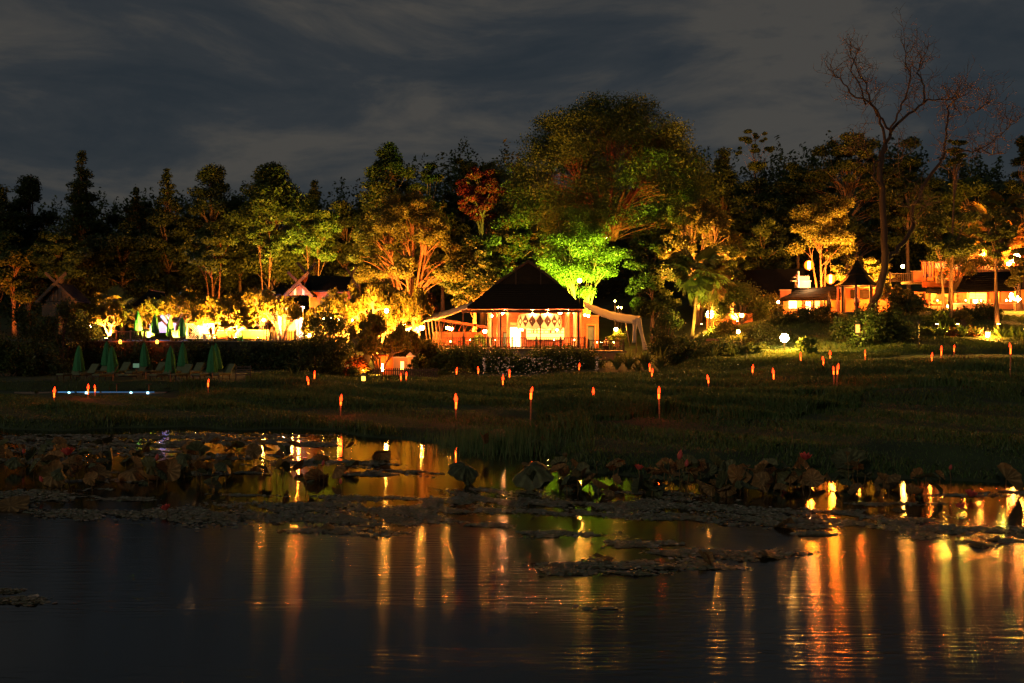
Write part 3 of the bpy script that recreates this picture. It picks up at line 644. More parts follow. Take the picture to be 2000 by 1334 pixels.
def strap_plant(label, px, ybase, h, Y, nl=16, ms=STRAP, name='strap_leaf_plant', seed=0, group='sword-leaved plants', cat='plant', spiky=1.0):
    rg = random.Random(seed + 77); x = PX(px, Y); z = PZ(ybase, Y); hh = h * Y / FPX
    r = thing(name, label, cat, (x, Y, z), 0, group)
    for i in range(nl):
        o = link('leaf_blade', ms[rg.choice((0, 0, 1, 1, 2))], r, (rg.gauss(0, .05), rg.gauss(0, .05), 0), (rg.gauss(0, .15), rg.uniform(.05, .55) * spiky, rg.random() * 6.283))
        s = hh * rg.uniform(.75, 1.15); o.scale = (s, s * 1.2, s)
    return r
for i, (px, yb, h, l) in enumerate([(1840, 657, 32, 'dark agave leftmost in the lit bed, beside the slim trunk'), (1880, 658, 32, 'dark agave second from left, between two red flower beds'),
        (1908, 652, 18, 'small thin agave behind the right red flower bed'), (1955, 660, 28, 'agave just left of the tall agave pair on the lawn'),
        (1975, 668, 36, 'tallest agave, nearest the red torch at right'), (1992, 668, 32, 'agave cut by the right edge of the photo')]):
    strap_plant(l, px, yb, h, 78, 20, AGV, 'agave', i, 'agaves on the lit lawn', 'agave', 1.3)
SL = ['leftmost sword-leaved plant in the bank below the right awning', 'sword-leaved clump below the gathered curtain', 'broad gold sword-leaved clump right of the gathered curtain',
      'tall lit sword-leaved clump nearest the red torch pair', 'sword-leaved plant low in front of the awning clumps', 'sword-leaved plant at the right end of the awning bank']
for i, (px, yb, h) in enumerate([(1205, 722, 34), (1228, 722, 40), (1262, 722, 46), (1290, 724, 50), (1245, 730, 30), (1310, 728, 40)]):
    for k in range(1): strap_plant(SL[i], px, yb, h, 84 + i * .3, 34, STRAP, seed=20 + i)
strap_plant('pale white-lit sword plant by the red kerb', 1372, 664, 24, 82, 12, seed=40)
strap_plant('dark green sword plant left of the floodlight', 1393, 700, 34, 74, 22, seed=41)
strap_plant('low sword plant on the dark slope between palm and floodlight', 1425, 690, 24, 76, 18, seed=42)
strap_plant('yellow fan-leaved plant at the bank below the dark terrace', 575, 748, 34, 74, 20, seed=43)
strap_plant('bright strap plant among gold frangipanis left of porch', 236, 640, 34, 94, 18, seed=44)

# fan palms
def fan_mesh(m):
    v = []; f = []; n = 15
    for i in range(n):
        a = -1.9 + 3.8 * i / (n - 1); d = Vector((math.cos(a), math.sin(a), 0)); s = Vector((-d.y, d.x, 0)) * .055; b = len(v)
        o = Vector((.55, 0, 0)); ln = .62 - .12 * abs(a) / 1.9
        v += [tuple(o), tuple(o + d * ln * .6 + s + Vector((0, 0, .02))), tuple(o + d * ln + Vector((0, 0, -.16))), tuple(o + d * ln * .6 - s + Vector((0, 0, .02)))]
        f.append((b, b + 1, b + 2, b + 3))
    b = len(v); v += [(0, -.012, 0), (0, .012, 0), (.56, .012, .01), (.56, -.012, .01)]; f.append((b, b + 1, b + 2, b + 3))
    me = bpy.data.meshes.new('frond'); me.from_pydata(v, [], f); me.materials.append(m); me.update(); return me
FAN = fan_mesh(M['leaf_mid']); FANG = fan_mesh(M['leaf_gold'])
def palm(label, px, yc, ybase, Y, size, nf=26, ms=FAN, seed=0, tr=.16, bpx=None):
    rg = random.Random(seed); bx = PX(bpx or px, Y); base = Vector((bx, Y, PZ(ybase, Y))); top = at(px, yc, Y)
    r = thing('fan_palm', label, 'palm', base, 0, 'fan palms lit from below')
    d = top - base
    MB().tube([Vector((0, 0, 0)), d * .3 + Vector((.05, 0, 0)), d * .65, d], [tr * 1.2, tr, tr * .9, tr * .85], 8).obj('trunk', M['bark'], r, True)
    for i in range(nf):
        el = rg.uniform(-1.35, 1.1); az = rg.random() * 6.283
        o = link('frond', ms, r, d + Vector((0, 0, rg.uniform(-.3, .2))), (rg.gauss(0, .3), -el, az)); s = size * rg.uniform(.8, 1.15); o.scale = (s, s, s)
    return r
palm('dark fan palm with hanging lit fronds left of the slatted house', 1366, 530, 690, 90, 2.6, 34, seed=1, bpx=1347)
palm('slimmer fan palm just right of the dark one with yellow skirts', 1385, 545, 675, 94, 2.2, 24, FANG, seed=2, tr=.12)
palm('golden fan palm blazing above the wide tiled roof', 1925, 440, 520, 110, 2.8, 34, FANG, seed=3)
palm('second lit fan palm right of the golden one', 1962, 415, 520, 112, 2.6, 28, FANG, seed=4)
palm('palm with red-lit fronds near the right edge', 1978, 460, 530, 108, 2.0, 24, FANG, seed=5)
palm('small lit palm behind the left railing', 222, 598, 650, 96, 1.9, 22, FANG, seed=6, tr=.1)

# ------------------------------------------------------------------ lamps
LC = {'gold': (1, .37, .035), 'amber': (1, .20, .015), 'red': (1, .09, .008), 'green': (.88, 1.0, .05), 'lime': (.95, .68, .06), 'peach': (1, .36, .12), 'white': (1, .52, .19), 'blue': (.28, .30, 1.0)}
def light(name, kind, loc, col, w, parent=None, target=None, cone=110, size=.12):
    d = bpy.data.lights.new(name, kind); w *= .85 if name in ('arcade_light', 'terrace_light', 'gazebo_light', 'balcony_light', 'wall_light', 'house_light') else 1
    d.energy = w * (8.0 if kind == 'SPOT' else 3.8); d.color = LC[col] if isinstance(col, str) else col
    d.shadow_soft_size = size
    o = bpy.data.objects.new(name, d); C.objects.link(o); o.location = loc
    if kind == 'SPOT': d.spot_size = math.radians(cone); d.spot_blend = .6
    if target is not None: o.rotation_euler = (Vector(target) - Vector(loc)).to_track_quat('-Z', 'Y').to_euler()
    if parent: o.parent = parent; o.location = Vector(loc) - parent.location
    return o
UPB = MB().lathe([(.10, 0), (.12, .05), (.12, .22), (.14, .25), (.14, .30)], 10).mesh('lamp_body', M['metal'])
UPL = MB().lathe([(.118, .302), (.118, .31)], 10).mesh('lens', M['bulb'])
UPS = MB().tube([(0, 0, -.35), (0, 0, 0)], .03, 6).mesh('spike', M['metal'])
def uplight(label, px, Y, tpx, tpy, tY, col, w, cone=120, z=None, py=None):
    x = PX(px, Y); z = (PZ(py, Y) if py is not None else H(x, Y) + .12) if z is None else z
    r = thing('garden_uplight', label, 'lamp', (x, Y, z), 0, 'small garden uplights')
    link('lamp_body', UPB, r); link('lens', UPL, r); link('spike', UPS, r)
    light('uplight_beam', 'SPOT', (x, Y, z + .42), col, w, r, at(tpx, tpy, tY), cone)
UL = [('broad golden tree', 770, 103, 790, 440, 112, 'gold', 7500), ('broad golden tree, right side', 845, 106, 830, 440, 112, 'gold', 5000),
      ('yellow-green tree with red trunk', 598, 109, 605, 430, 113, 'lime', 4200), ('slender gold-lit tree', 520, 105, 520, 430, 114, 'gold', 2000), ('round-topped tree', 560, 112, 540, 380, 126, 'gold', 1800),
      ('forked pale trunk', 420, 103, 415, 480, 108, 'gold', 900), ('red-leaved tree', 930, 112, 942, 380, 122, 'amber', 6000),
      ('bamboo-like tree', 1112, 108, 1110, 470, 112, 'green', 5200), ('bamboo-like tree, right side', 1175, 108, 1165, 500, 112, 'green', 2200),
      ('golden crown behind fan palm', 1370, 107.5, 1365, 450, 112, 'gold', 9000), ('olive-gold tree', 1440, 100, 1420, 500, 106, 'gold', 2200),
      ('lantern tree', 1590, 103, 1605, 440, 106, 'gold', 5000), ('leafy tree behind gazebo', 1690, 100, 1690, 520, 104, 'gold', 6500),
      ('black hut gable', 70, 104, 60, 520, 114, 'gold', 250), ('dark tree at far left', -10, 108, -5, 430, 122, 'amber', 700),
      ('slim dark-trunked tree', 1845, 80, 1850, 450, 84, 'gold', 1300), ('yellow crown over wide roof', 1905, 104, 1915, 500, 108, 'gold', 3500), ('tree over the long roof', 700, 104, 690, 480, 116, 'gold', 1200)]
for nme, px, Y, tx, ty, tY, col, w in UL: uplight('small round uplight aimed at the ' + nme, px, Y, tx, ty, tY, col, w, 95)
uplight('small round uplight aimed at the top of the bamboo-like tree', 1152, 106.7, 1112, 440, 111, 'green', 4200, 80)
uplight('small round uplight aimed at the fan of red stems', 1185, 114, 1190, 330, 124, 'red', 260, 100, py=470)
uplight('small round uplight aimed at the right side of the spreading tree', 1300, 112, 1310, 330, 124, 'gold', 4500, 100, py=500)
uplight('small round uplight aimed at the golden fan palm', 1920, 106, 1925, 445, 110, 'amber', 3800, 110, py=505)
uplight('small round uplight aimed at the red-lit palm', 1972, 105, 1970, 450, 110, 'red', 2200, 110, py=515)
uplight('small round uplight aimed at the dark fan palm', 1372, 87, 1375, 560, 92, 'lime', 700, 100)
for i, (px, Y, w, c, l) in enumerate([(208, 91.6, 300, 'gold', 'white-stemmed frangipani'), (290, 93.2, 200, 'lime', 'low yellow bush'), (345, 94, 260, 'gold', 'third upper parasol frangipani'), (418, 92.6, 600, 'gold', 'lattice screen'),
        (460, 91.6, 480, 'gold', 'white twisted stems'), (505, 93.5, 600, 'gold', 'broad gold frangipani'), (640, 92.4, 520, 'gold', 'frangipani right of porch'), (690, 95, 600, 'gold', 'frangipani under long roof'),
        (745, 94.5, 700, 'gold', 'orange-gold frangipani'), (800, 94.5, 500, 'amber', 'frangipani beside awning')]):
    x = PX(px, Y); z = H(x, Y) + .1
    uplight('small round uplight at the foot of the ' + l, px, min(Y, 92.6) - .4, px, 575, Y + 3, c, w * 6.5, 110)

for px, w_, l in ((655, 900, 'frangipanis under the long dark roof'), (725, 1100, 'large orange-gold frangipani'), (790, 700, 'frangipani nearest the awning')):
    uplight('small round floodlight aimed up at the ' + l, px, 91.5, px, 580, 98, 'gold', w_, 100, py=640)
GLB = MB().lathe([(.05, -.20), (.14, -.14), (.20, 0), (.14, .14), (.05, .20)], 12)
def post_lamp(label, px, py, Y, size=.2, m='bulb', w=0, col='gold', group='garden lamps', pole=True, ybase=None):
    p = at(px, py, Y); g = H(p.x, Y) if ybase is None else PZ(ybase, Y)
    r = thing('garden_lamp', label, 'lamp', (p.x, Y, g), 0, group)
    k = size / .2; h = p.z - g
    gm_ = MB().lathe([(.05 * k, -.20 * k), (.14 * k, -.14 * k), (.20 * k, 0), (.14 * k, .14 * k), (.05 * k, .20 * k)], 12)
    gm_.obj('lamp_globe', M[m], r, True, (0, 0, h))
    if h - .2 * k > .05: MB().tube([(0, 0, -.2), (0, 0, h - .2 * k)], .04, 6).obj('lamp_pole', M['metal'], r)
    MB().lathe([(.13 * k, .19 * k), (.03, .30 * k)], 10, (0, 0, h)).obj('lamp_cap', M['metal'], r)
    if w: light('lamp_light', 'POINT', (p.x, Y - .25 * k - .05, p.z), col, w, r, size=.1)
    return r
post_lamp('blinding white floodlight on a short post on the dark slope', 1532, 660, 75, .33, 'bulb_hot', 800, 'gold')
post_lamp('bright white globe lamp at the corner of the slatted house', 1387, 614, 97, .40, 'bulb', 600, 'gold')
post_lamp('small warm lamp on a thin post right of the slatted house', 1449, 616, 92, .16, 'bulb', 60)
post_lamp('low warm lamp beside the lit garden path', 1442, 648, 85, .15, 'bulb', 90)
post_lamp('starry bright lamp among orange frangipanis', 755, 607, 93, .20, 'bulb', 260, 'gold')
post_lamp('small red-topped lamp far left on the dark terrace', 176, 637, 92, .13, 'bulb', 8, 'red')
post_lamp('small white lamp on the dark slope below the porch', 604, 655, 88, .15, 'bulb', 14)
post_lamp('white globe lamp behind the white twisted stems', 515, 625, 94, .15, 'bulb', 60)
post_lamp('round lamp glowing in the green-lit trees', 1132, 548, 104, .22, 'bulb', 160, 'gold')
for i, (px, py, l) in enumerate([(632, 622, 'first'), (646, 621, 'second'), (661, 624, 'third'), (688, 625, 'last')]):
    post_lamp(f'slim warm lamp under the gold frangipanis, {l} from the porch', px, py, 92, .08, 'bulb', 25, group='row of slim lamps right of the porch')
for i, (px, py, l) in enumerate([(1201, 588, 'tallest'), (1207, 600, 'middle'), (1213, 601, 'right-hand')]):
    post_lamp(f'{l} of three thin lamps behind the right canvas awning', px, py, 104, .08, 'bulb', 10, group='three thin lamps behind the awning')
post_lamp('small lamp at the top of the right hedge by the path', 1520, 590, 94, .12, 'bulb', 40)
post_lamp('bright lamp glowing through the yellow leaves at right edge', 1985, 505, 104, .5, 'bulb', 700, 'gold', ybase=560)

def hang_lantern(label, px, py, Y, rad, ytop):
    p = at(px, py, Y); r = thing('paper_lantern', label, 'lantern', p, 0, 'round paper lanterns')
    prof = [(rad * math.sin(math.pi * (i + .5) / 9), -rad * math.cos(math.pi * (i + .5) / 9) * 1.05) for i in range(9)]
    MB().lathe(prof, 16).obj('lantern_shade', M['paper'], r, True)
    MB().tube([(0, 0, rad * 1.05), (0, 0, PZ(ytop, Y) - p.z)], .02, 5).obj('cord', M['metal'], r)
    MB().lathe([(rad * .26, -rad * .8), (rad * .26, rad * .8)], 10).obj('lantern_core', M['bulb_core'], r); MB().lathe([(rad * .25, -rad * 1.2), (rad * .3, -rad * 1.03)], 10).obj('lantern_base', M['metal'], r)
    light('lantern_light', 'POINT', (p.x, Y - rad - .15, p.z - .1), 'amber', 260, r, size=.2)
hang_lantern('upper round orange paper lantern hanging from the golden tree', 1580, 518, 97, .45, 470)
hang_lantern('lower round orange paper lantern beside the gazebo roof', 1622, 545, 95, .45, 505)

# ------------------------------------------------------------------ torches
FL = MB().lathe([(.03, 0), (.06, .06), (.075, .12), (.058, .21), (.03, .30), (.006, .37)], 8).mesh('flame', M['flame'], True)
TB = MB().lathe([(.038, -.30), (.043, -.06), (.05, 0), (.04, .02)], 8).mesh('torch_mouth', M['tubeglow'], True)
TORCH = [
 (106, 768, 52, 'bamboo torch leftmost, on the bank before the blue pool edge'), (172, 761, 57, 'left one of the torch pair before the blue pool edge'), (186, 763, 60, 'right one of the torch pair before the blue pool edge'),
 (407, 748, 60, 'bamboo torch standing at the foot of the last lower parasol'), (603, 746, 64, 'left one of two torches near the yellow fan-leaved plant'), (614, 740, 67, 'right smaller one of two torches near the yellow fan-leaved plant'),
 (665, 785, 43, 'lone bamboo torch on the near bank below the stone lantern'), (783, 744, 69, 'left one of two torches before the lit garden gate'), (793, 743, 71, 'right one of two torches before the lit garden gate'),
 (890, 786, 41, 'near bamboo torch on a tall pole at the mid pond inlet'), (892, 727, 80, 'tiny torch at the left foot of the pavilion hedge'), (934, 725, 78, 'second tiny torch along the pavilion hedge foot'),
 (982, 745, 62, 'mid-distance torch below the fairy light curtain'), (995, 731, 71, 'small torch standing in front of the fairy light curtain'), (1036, 768, 38, 'largest near bamboo torch on the mid bank'),
 (1131, 718, 77, 'small torch before the hedge under the right deck'), (1158, 771, 46, 'short torch on the rice terrace between the two tall ones'), (1270, 718, 72, 'upper one of two torches by the sword-leaved plants'),
 (1273, 730, 66, 'lower one of two torches by the sword-leaved plants'), (1288, 770, 38, 'near bamboo torch in front of the tall rice'), (1384, 743, 55, 'lone torch on the terrace below the fan palm'),
 (1470, 723, 62, 'torch at the left below the white floodlight'), (1511, 733, 57, 'lower torch straight below the white floodlight'), (1564, 717, 66, 'small torch right below the white floodlight'),
 (1608, 720, 63, 'small torch just left of the bright torch pair'), (1621, 717, 66, 'small torch right behind the bright torch pair'), (1629, 725, 50.5, 'left one of the bright torch pair on a tall pole'),
 (1634, 724, 50, 'right one of the bright torch pair on a tall pole'), (1690, 703, 66, 'small torch at the foot of the leaning trunk'), (1820, 698, 60, 'larger of two torches on the right terrace'),
 (1838, 694, 64, 'smaller of two torches on the right terrace'), (1863, 685, 68, 'small torch below the red flower bed'), (1973, 681, 50, 'tall near torch at the right below the agaves')]
for px, py, Y, l in TORCH:
    p = at(px, py, Y); g = H(p.x, Y); hh = max(p.z - g, .45)
    r = thing('bamboo_torch', l, 'torch', (p.x, Y, g), 0, 'bamboo torches along the rice terraces')
    pl = MB(); k = 5
    prof = []
    for i in range(k): prof += [(.030, hh * i / k - .02), (.036, hh * i / k), (.030, hh * i / k + .03)]
    prof[0] = (.03, -.25); prof.append((.032, hh - .26))
    pl.lathe(prof, 7).obj('pole', M['bamboo'], r)
    link('torch_mouth', TB, r, (0, 0, hh), (0, 0, 0), (.85, .85, random.uniform(.5, .9))); q_ = random.uniform(.6, 1.0); link('flame', FL, r, (0, 0, hh + .02), (random.gauss(0, .12), random.gauss(0, .12), random.random() * 6), (q_ * random.uniform(.85, 1.1), q_, q_))
    light('torch_light', 'POINT', (p.x, Y - .2, p.z + .12), 'red', 5 if Y < 62 else 2.5, r, size=.08)
    r.rotation_euler = (random.gauss(0, .02), random.gauss(0, .025), 0)
    
p = at(747, 742, 72); r = thing('bollard_lamp', 'slim white-lit bollard left of the torch pair at the garden gate', 'lamp', (p.x, 72, H(p.x, 72)))
MB().tube([(0, 0, -.1), (0, 0, .75)], .05, 8).obj('post', M['metal'], r); MB().tube([(0, 0, .75), (0, 0, 1.25)], .055, 8).obj('light_tube', M['bulb'], r); MB().lathe([(.08, 1.25), (.02, 1.36)], 8).obj('cap', M['metal'], r)
p = at(710, 757, 66); r = thing('stone_lantern', 'small orange-lit stone lantern with pointed cap on the dark grass', 'lantern', (p.x, 66, H(p.x, 66)))
MB().lathe([(.14, 0), (.12, .1), (.08, .15), (.08, .3)], 8).obj('base', M['stone'], r); MB().lathe([(.11, .3), (.13, .36), (.13, .55), (.11, .6)], 8).obj('light_box', M['bulb_soft'], r); MB().lathe([(.22, .6), (.12, .72), (.02, .86)], 8).obj('cap', M['stone'], r)
p = at(1929, 652, 78); r = thing('garden_lantern', 'white lantern with a pointed dark cap on the lit lawn', 'lantern', (p.x, 78, PZ(663, 78)))
MB().lathe([(.16, 0), (.12, .1)], 4).obj('base', M['metal'], r); MB().lathe([(.13, .1), (.16, .55)], 4).obj('lantern_glass', M['bulb'], r); MB().lathe([(.22, .55), (.05, .75), (.04, .82), (.01, 1.0)], 4).obj('cap', M['metal'], r)
light('lantern_light', 'POINT', (p.x, 77.5, PZ(663, 78) + .5), 'gold', 260, r, size=.1)
for i, (px, w, l) in enumerate([(1830, 200, 'leftmost agave'), (1870, 200, 'red flower bed'), (1950, 240, 'tall agave pair')]):
    uplight('small round uplight on the lawn by the ' + l, px, 81.5, px, 655, 76, 'lime', w, 160, py=640)

# ------------------------------------------------------------------ railings
BAL = B(0, 0, 0, .05, .05, .86).mesh('baluster', M['wood'])
def railing(label, a, b, z, h=1.0, step=.28, group='dark wooden railings', name='railing', every=3.0, m='wood'):
    a = Vector((*a, z)); b = Vector((*b, z)); d = b - a; ln = d.length; ang = math.atan2(d.y, d.x)
    r = thing(name, label, 'railing', a, ang, group)
    B(ln / 2, 0, h, ln, .09, .07).obj('top_rail', M[m], r); B(ln / 2, 0, .14, ln, .06, .06).obj('bottom_rail', M[m], r)
    n = max(2, round(ln / every) + 1)
    for i in range(n): B(ln * i / (n - 1), 0, (h + .15) / 2, .13, .13, h + .15).obj('post', M[m], r)
    k = int(ln / step)
    for i in range(k): link('baluster', BAL, r, (ln * (i + .5) / k, 0, .14 + .43 * (h / 1.0)))
    return r

# ------------------------------------------------------------------ central pavilion
PY = 96.0; FL_Z = 2.85; mp_ = PY / FPX
def X_(px, Y=PY): return PX(px, Y)
pav = thing('pavilion', 'open timber pavilion with a tall dark hipped roof and glowing brick bar', 'pavilion', (X_(1025), PY + 3, FL_Z))
O = pav.location.copy()
class PB(MB):                      # mesh builder in the pavilion's own coordinates
    def obj(s, name, m, smooth=False, parent=None):
        s.v = [(v[0] - O.x, v[1] - O.y, v[2] - O.z) for v in s.v]
        return MB.obj(s, name, m, parent or pav, smooth)
def frustum(mb, x0, x1, y0, y1, z0, X0, X1, Y0, Y1, z1, courses=10, step=.035):
    for i in range(courses):
        t0, t1 = i / courses, (i + 1) / courses
        l = lambda a, b, t: a + (b - a) * t
        A = [(l(x0, X0, t0), l(y0, Y0, t0)), (l(x1, X1, t0), l(y0, Y0, t0)), (l(x1, X1, t0), l(y1, Y1, t0)), (l(x0, X0, t0), l(y1, Y1, t0))]
        Bt = [(l(x0, X0, t1), l(y0, Y0, t1)), (l(x1, X1, t1), l(y0, Y0, t1)), (l(x1, X1, t1), l(y1, Y1, t1)), (l(x0, X0, t1), l(y1, Y1, t1))]
        za, zb2 = l(z0, z1, t0) + step, l(z0, z1, t1)
        for k in range(4):
            p, q = A[k], A[(k + 1) % 4]; r_, s_ = Bt[(k + 1) % 4], Bt[k]
            mb.poly([(p[0], p[1], za), (q[0], q[1], za), (r_[0], r_[1], zb2), (s_[0], s_[1], zb2)])
            if i: mb.poly([(p[0], p[1], za - step), (q[0], q[1], za - step), (q[0], q[1], za), (p[0], p[1], za)])
ze, zm, zt = PZ(603, PY), PZ(552, PY), PZ(506, PY)
rx0, rx1 = X_(908), X_(1143); mx0, mx1 = X_(966), X_(1096); cx_ = X_(1033)
rf = PB(); frustum(rf, rx0, rx1, PY, PY + 10.5, ze, mx0, mx1, PY + 3.0, PY + 7.5, zm, 13)
roof = rf.obj('roof', M['roof'])
ur = PB(); yb = PY + 7.5; yf = PY + 2.75
for s, xa in ((-1, mx0), (1, mx1)):
    for i in range(9):
        t0, t1 = i / 9, (i + 1) / 9; a = xa + (cx_ - xa) * t0; b = xa + (cx_ - xa) * t1; za = zm + (zt - zm) * t0 + .04; zb2 = zm + (zt - zm) * t1
        ur.poly([(a, yf, za), (a, yb, za), (b, yb, zb2), (b, yf, zb2)]); ur.poly([(a, yf, za - .04), (a, yb, za - .04), (a, yb, za), (a, yf, za)])
o = ur.obj('upper_roof', M['roof'])
gb = PB().poly([(mx0 + .2, yf + .35, zm), (mx1 - .2, yf + .35, zm), (cx_, yf + .35, zt - .12)]); gb.obj('gable_wall', M['roof'])
fr = PB(); fr.bar((mx0 + .1, yf + .18, zm + .1), (cx_, yf + .18, zt + .05), .12, .22); fr.bar((mx1 - .1, yf + .18, zm + .1), (cx_, yf + .18, zt + .05), .12, .22); fr.obj('bargeboard', M['wood'])
for px in (1008, 1058): PB().box(X_(px), yf + .3, zm + .95, .10, .08, 1.9).obj('gable_post', M['wood'])
PB().box((rx0 + rx1) / 2, PY + 5.25, ze - .03, rx1 - rx0 - .3, 10.1, .06).obj('ceiling', M['redwood'])
for i in range(12):
    PB().bar((rx0 + .5 + i * (rx1 - rx0 - 1) / 11, PY + .2, ze - .12), (rx0 + .5 + i * (rx1 - rx0 - 1) / 11, PY + 6, ze - .12), .08, .12).obj('rafter', M['redwood'])
PB().box((X_(902) + X_(1134)) / 2, PY - .6, PZ(608.5, PY), X_(1134) - X_(902), .22, .26).obj('eave_beam', M['wood'])
for px in (905, 978, 1055, 1129): PB().box(X_(px), PY - .6, (PZ(610, PY) + FL_Z) / 2, .11 if px in (905, 1055) else .16, .12, PZ(611, PY) - FL_Z).obj('front_post', M['wood'])
for px, m, r in ((956, 'cream', .20), (993, 'terra', .17), (1108, 'terra', .24), (1123, 'cream', .17), (973, 'redwood', .14), (1133, 'redwood', .12)):
    PB().lathe([(r * 1.25, 0), (r * 1.25, .2), (r, .25), (r * .95, ze - FL_Z - .5), (r * 1.3, ze - FL_Z - .35), (r * 1.3, ze - FL_Z - .07)], 12, (X_(px, PY + 2.4), PY + 2.4, FL_Z)).obj('column', M[m], True)
# back wall, doors and bar
BY = PY + 6.6
def panel(name, x0, x1, y0, y1, m, Y=BY, th=.12, dy=0):
    return PB().box((PX(x0, Y) + PX(x1, Y)) / 2, Y + dy, (PZ(y0, Y) + PZ(y1, Y)) / 2, PX(x1, Y) - PX(x0, Y), th, PZ(y0, Y) - PZ(y1, Y)).obj(name, M[m])
panel('brick_wall', 962, 1130, 606, 637, 'brick', dy=.1); panel('brick_wall', 962, 996, 637.1, 677, 'brick', dy=.1); panel('brick_wall', 1017, 1028, 637.1, 677, 'brick', dy=.1)
panel('brick_wall', 1102, 1130, 637.1, 677, 'brick', dy=.1); panel('brick_wall', 1028.1, 1101.9, 637.1, 640, 'brick', dy=.12)
panel('doorway', 996.2, 1016.8, 639, 677, 'winhot', dy=.2, th=.05); panel('transom', 996, 1017, 630, 636, 'cream', dy=-.0)
for x in (995.5, 1017.5): panel('door_frame', x - 1, x + 1, 632, 677, 'cream', dy=.0)
panel('window_frame', 982, 993, 648, 677, 'wood', dy=-.01); panel('window_pane', 984, 991, 651, 676, 'door', dy=-.08, th=.03)
panel('bar_back_panel', 1028, 1102, 640.2, 664, 'win', dy=.3, th=.05)
for k, yy in enumerate((645, 650.5)): panel('bar_shelf', 1030, 1101, yy, yy + .9, 'wood', dy=.05, th=.3)
rgb_ = random.Random(2)
bot = [MB().lathe([(.04, 0), (.045, .02), (.045, .2), (.018, .27), (.018, .34)], 7).mesh('bottle', M[m_]) for m_ in ('redwood', 'green', 'cream')]
panel('bar_counter', 1026, 1104, 664, 677, 'redwood', Y=PY + 5.2, th=.5); panel('counter_top', 1025, 1105, 662.6, 664, 'wood', Y=PY + 5.2, th=.7)
for i in range(30):
    px = 1032 + rgb_.random() * 66; sh_ = i % 2
    b_ = link('bottle', rgb_.choice(bot), None, (PX(px, BY), BY - .02, PZ((645, 650.5)[sh_], BY) + .01)); tag(b_, 'bottle standing on the ' + ('upper', 'lower')[sh_] + ' back-lit shelf of the pavilion bar', 'bottle', 'bottles on the bar shelves')
# right brick annex with blue door, behind the right awning
AY = PY + 5.0
panel('brick_annex', 1134, 1146.5, 618, 680, 'brick', Y=AY, th=.3); panel('brick_annex', 1161.5, 1169, 618, 680, 'brick', Y=AY, th=.3); panel('brick_annex', 1146.6, 1161.4, 618, 636, 'brick', Y=AY, th=.3)
panel('door', 1147, 1161, 638, 680, 'door', Y=AY, dy=.1); 
for a_, b_ in ((1144.6, 1146.9), (1161.1, 1163.4)): panel('door_frame', a_, b_, 634, 680, 'terra', Y=AY, dy=-.18, th=.1)
panel('door_lintel', 1144.6, 1163.4, 632.5, 635.5, 'terra', Y=AY, dy=-.19, th=.12); panel('annex_cornice', 1133, 1170, 616, 618.5, 'terra', Y=AY, th=.5)
# deck
dk = PB(); dk.box((X_(857) + X_(1148)) / 2, PY + 3.6, FL_Z - .10, X_(1148) - X_(857), 9.6, .18); dk.obj('deck', M['paver'])
PB().box((X_(857) + X_(1148)) / 2, PY - .7, FL_Z - 1.3, X_(1148) - X_(857) - .2, .3, 2.2).obj('deck_base', M['stone'])
PB().box((X_(1150) + X_(1222)) / 2, PY + 3.4, FL_Z - .33, X_(1222) - X_(1150), 9.0, .18).obj('side_deck', M['paver'])
PB().box((X_(1150) + X_(1200)) / 2, PY - .75, FL_Z - 1.3, X_(1200) - X_(1150), .3, 1.75).obj('side_deck_base', M['terra'])
PB().box((X_(822) + X_(856)) / 2, PY + 3.5, FL_Z - .25, X_(856) - X_(822), 9.0, .18).obj('side_deck', M['paver'])
for k in range(4): PB().box(X_(848), PY - .8 - k * .28, FL_Z - .3 - k * .2, 1.0, .28, .16).obj('step', M['terra'])

railing('long dark railing along the pavilion front', (X_(860), PY - .85), (X_(1141), PY - .85), FL_Z, 1.0, .21, every=2.4)
railing('railing of the lower right deck under the awning', (X_(1148), PY - .95), (X_(1216), PY - .95), FL_Z - .25, 1.0, .21, every=3.3)
railing('short side railing beside the gathered curtain', (X_(1216), PY - .8), (X_(1226), PY + 4), FL_Z - .25, 1.0, .24, every=2.5)
railing('short railing beside the left awning poles', (X_(838), PY - .8), (X_(857), PY - .8), FL_Z - .2, .95, .2, every=1)

LY = PY + 7.5
wallpx_ = lambda nme, x0, x1, y0, y1, m, Y, th=.15: PB().box((PX(x0, Y) + PX(x1, Y)) / 2, Y, (PZ(y0, Y) + PZ(y1, Y)) / 2, PX(x1, Y) - PX(x0, Y), th, PZ(y0, Y) - PZ(y1, Y)).obj(nme, M[m])
wallpx_('lean_to_wall', 845, 955, 648, 676, 'redwood', LY); PB().bar(at(852, 624, LY - .4), at(956, 640, LY - .4), .16, .3).obj('lean_to_beam', M['redwood'])
for i in range(9): PB().bar(at(858 + i * 11, 626 + i * 1.7, LY - .3), at(852 + i * 11, 646, LY - 2.2), .07, .1).obj('lean_to_rafter', M['redwood'])
for x in (862, 884, 906, 928, 948): wallpx_('lean_to_post', x - 1, x + 1, 632, 676, 'wood', LY - .5)
light('lean_to_light', 'POINT', at(900, 652, LY - 2.6), 'red', 160, pav, size=.1); light('deck_light', 'POINT', at(1180, 640, PY + 3), 'amber', 130, pav, size=.1)
